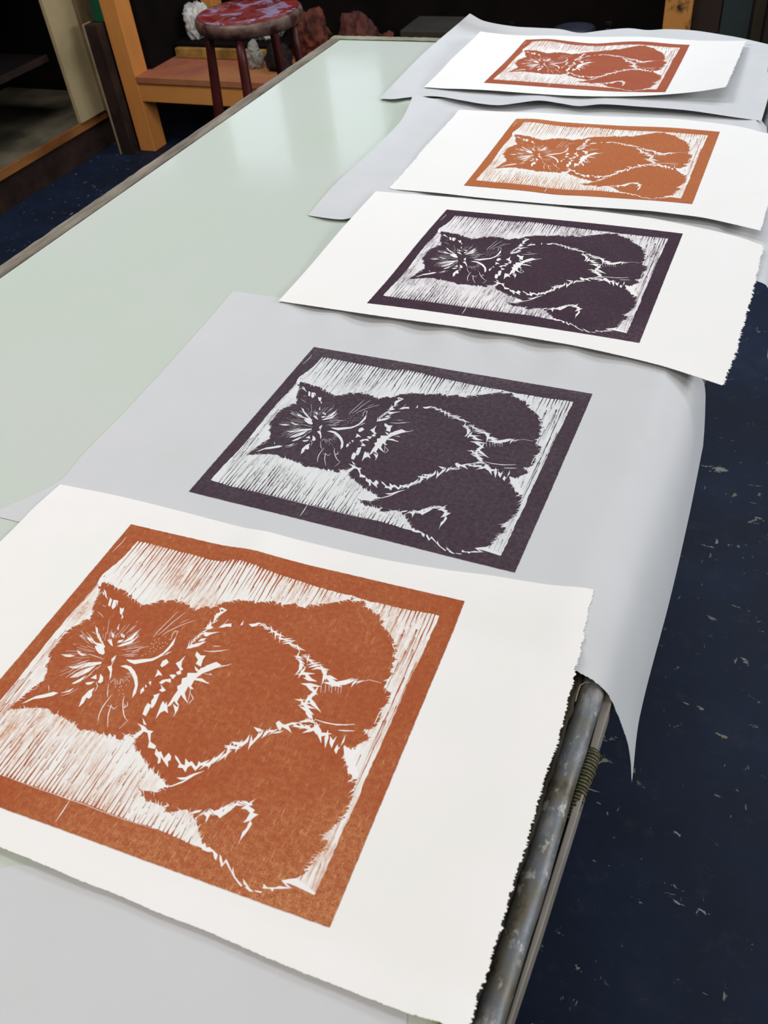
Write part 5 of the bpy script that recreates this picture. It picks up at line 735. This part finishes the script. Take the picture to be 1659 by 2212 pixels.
# things on the bench beyond the table end
bm = bmesh.new(); box(bm, (-1.50, 3.36, -0.539), (-1.28, 3.56, -0.425), 0.004); tag(link_mesh('storage_box', bm, mottled('dusty_grey_box', srgb(48, 44, 40), srgb(58, 54, 48), 6), origin=(-1.39, 3.46, -0.539)), 'dark grey box on the bench beyond the table end', 'box')
cn = (-0.83, 3.40, -0.539)
bx_ = empty('ink_tin', cn, 'round black tin with a recessed lid on the bench beyond the farthest print', 'tin')
bm = bmesh.new(); lathe(bm, [(.072, 0), (.076, .004), (.076, .118), (.073, .124), (.066, .124)], cn, 36); link_mesh('tin_body', bm, mottled('black_tin', srgb(24, 24, 28), srgb(38, 38, 44), 8, .4), bx_, smooth=True)
bm = bmesh.new(); lathe(bm, [(.064, 0), (.066, .004), (.062, .006), (.02, .006)], (cn[0], cn[1], cn[2] + .120), 36); link_mesh('lid', bm, mottled('slate_tin_lid', srgb(40, 44, 58), srgb(60, 64, 76), 14, .35), bx_, smooth=True)
def bottle(x, y, r, h, mat, label):
    t = empty('bottle', (x, y, -.54), label, 'bottle')
    bm = bmesh.new(); lathe(bm, [(r * .92, 0), (r, .004), (r, h * .62), (r * .8, h * .72), (r * .35, h * .8), (r * .35, h * .9)], (x, y, -.539), 24); link_mesh('bottle_body', bm, mat, t, smooth=True)
    bm = bmesh.new(); lathe(bm, [(r * .42, 0), (r * .42, h * .1), (r * .38, h * .11)], (x, y, -.539 + h * .89), 20); link_mesh('cap', bm, M_BLACK, t, smooth=True)
bottle(-1.06, 3.38, .026, .145, mottled('brown_bottle', srgb(44, 34, 26), srgb(54, 42, 32), 6, .35), 'small dark brown bottle left of the round black tin')
bottle(-0.70, 3.36, .028, .155, mottled('amber_bottle', srgb(64, 40, 26), srgb(76, 50, 32), 6, .35), 'small amber bottle right of the round black tin')
# --- flat files and boards standing at the right of the far wall
def slab(name, a, b, mat, label, cat):
    bm = bmesh.new(); box(bm, a, b, .002); return tag(link_mesh(name, bm, mat, origin=((a[0] + b[0]) / 2, (a[1] + b[1]) / 2, a[2])), label, cat)
slab('upright_board', (-0.435, 3.50, -.85), (-0.345, 3.53, .1), mottled('dark_brown_board', srgb(38, 26, 20), srgb(50, 34, 26), 4), 'dark brown board standing right of the spattered pine post', 'board')
slab('upright_board', (-0.34, 3.50, -.85), (-0.245, 3.53, .1), mottled('faded_teal_board', srgb(34, 44, 44), srgb(44, 54, 54), 4), 'faded teal board standing behind the farthest sheets', 'board')
slab('upright_board', (-0.235, 3.50, -.85), (-0.20, 3.53, .1), mottled('olive_board', srgb(52, 48, 30), srgb(66, 60, 40), 6), 'narrow olive board at the far right edge of the room view', 'board')
slab('plan_cabinet', (-2.52, 3.72, -.85), (-0.54, 4.12, -.20), M_BLACK, 'low black cabinet behind the pine bench', 'cabinet')
slab('plan_cabinet', (-0.19, 3.46, -.85), (1.0, 4.1, -.10), mottled('brown_black_cabinet', srgb(26, 22, 20), srgb(36, 30, 26), 5), 'brown-black cabinet beyond the right end of the table', 'cabinet')

# --- shelving along the left
sv = empty('shelving_unit', (-3.2, 2.2, -0.85), 'low dark wooden shelving unit with a worn orange shelf edge along the left wall', 'shelving')
bm = bmesh.new(); box(bm, (-2.90, 0.6, -0.85), (-2.86, 3.35, -0.735)); link_mesh('plinth', bm, M_DARKB, sv)
bm = bmesh.new(); box(bm, (-3.62, 0.6, -0.733), (-2.862, 3.35, -0.705)); link_mesh('shelf_board', bm, mottled('worn_shelf_surface', srgb(66, 62, 50), srgb(120, 110, 90), 4, .6), sv)
bm = bmesh.new(); box(bm, (-2.862, 0.6, -0.735), (-2.850, 3.35, -0.700), .002); link_mesh('shelf_edge', bm, mottled('worn_orange_edge', srgb(120, 72, 32), srgb(160, 104, 52), 10, .6, stretch=(1, .4, 1)), sv)
bm = bmesh.new(); box(bm, (-3.65, 0.6, -0.85), (-3.62, 3.35, 0.3)); link_mesh('back_panel', bm, M_BLACK, sv)
bm = bmesh.new(); box(bm, (-3.62, 0.6, -0.46), (-2.95, 2.98, -0.44)); link_mesh('shelf_board', bm, M_BLACK, sv)
bm = bmesh.new(); box(bm, (-2.955, 0.6, -0.462), (-2.945, 2.98, -0.438)); link_mesh('shelf_edge', bm, M_DARKB, sv)
bm = bmesh.new(); box(bm, (-3.62, 0.58, -0.70), (-2.90, 0.6, 0.3)); link_mesh('side_panel', bm, M_BLACK, sv)
bm = bmesh.new(); box(bm, (-3.62, 3.33, -0.70), (-2.90, 3.35, 0.3)); link_mesh('side_panel', bm, M_BLACK, sv)
bm = bmesh.new(); box(bm, (-3.65, 0.58, 0.3), (-2.86, 3.35, 0.33)); link_mesh('top_board', bm, M_BLACK, sv)
slab('leaning_board', (-2.862, 2.945, -.699), (-2.842, 3.165, .2), M_CREAM, 'wide cream board standing on the left shelf edge', 'board')
slab('leaning_board', (-2.842, 3.075, -.7), (-2.822, 3.20, .2), mottled('raw_edge_strip', srgb(100, 80, 54), srgb(130, 108, 78), 8), 'narrow tan strip of board behind the wide cream one', 'board').location.y += .03
bb = empty('leaning_board', (-2.72, 3.05, -.85), 'short near-black board with a pale left edge against the pine post', 'board')
bm = bmesh.new(); box(bm, (-2.738, 3.02, -.85), (-2.676, 3.066, -.335), .001); link_mesh('panel', bm, M_DARKB, bb)
bm = bmesh.new(); box(bm, (-2.745, 3.015, -.85), (-2.7385, 3.066, -.332), .001); link_mesh('edge_strip', bm, mottled('pale_edge', srgb(140, 116, 84), srgb(160, 140, 110), 10), bb)
slab('green_folder', (-2.80, 3.16, -.36), (-2.69, 3.17, .1), mottled('deep_green_card', srgb(14, 84, 56), srgb(20, 98, 66), 4), 'deep green card standing behind the short dark board', 'card').location.y += 0
bm = bmesh.new(); box(bm, (-2.82, 3.14, -.85), (-2.68, 3.24, -.362), .002); tag(link_mesh('storage_box', bm, M_BLACK, origin=(-2.75, 3.19, -.85)), 'tall black box holding the green card behind the short dark board', 'box')
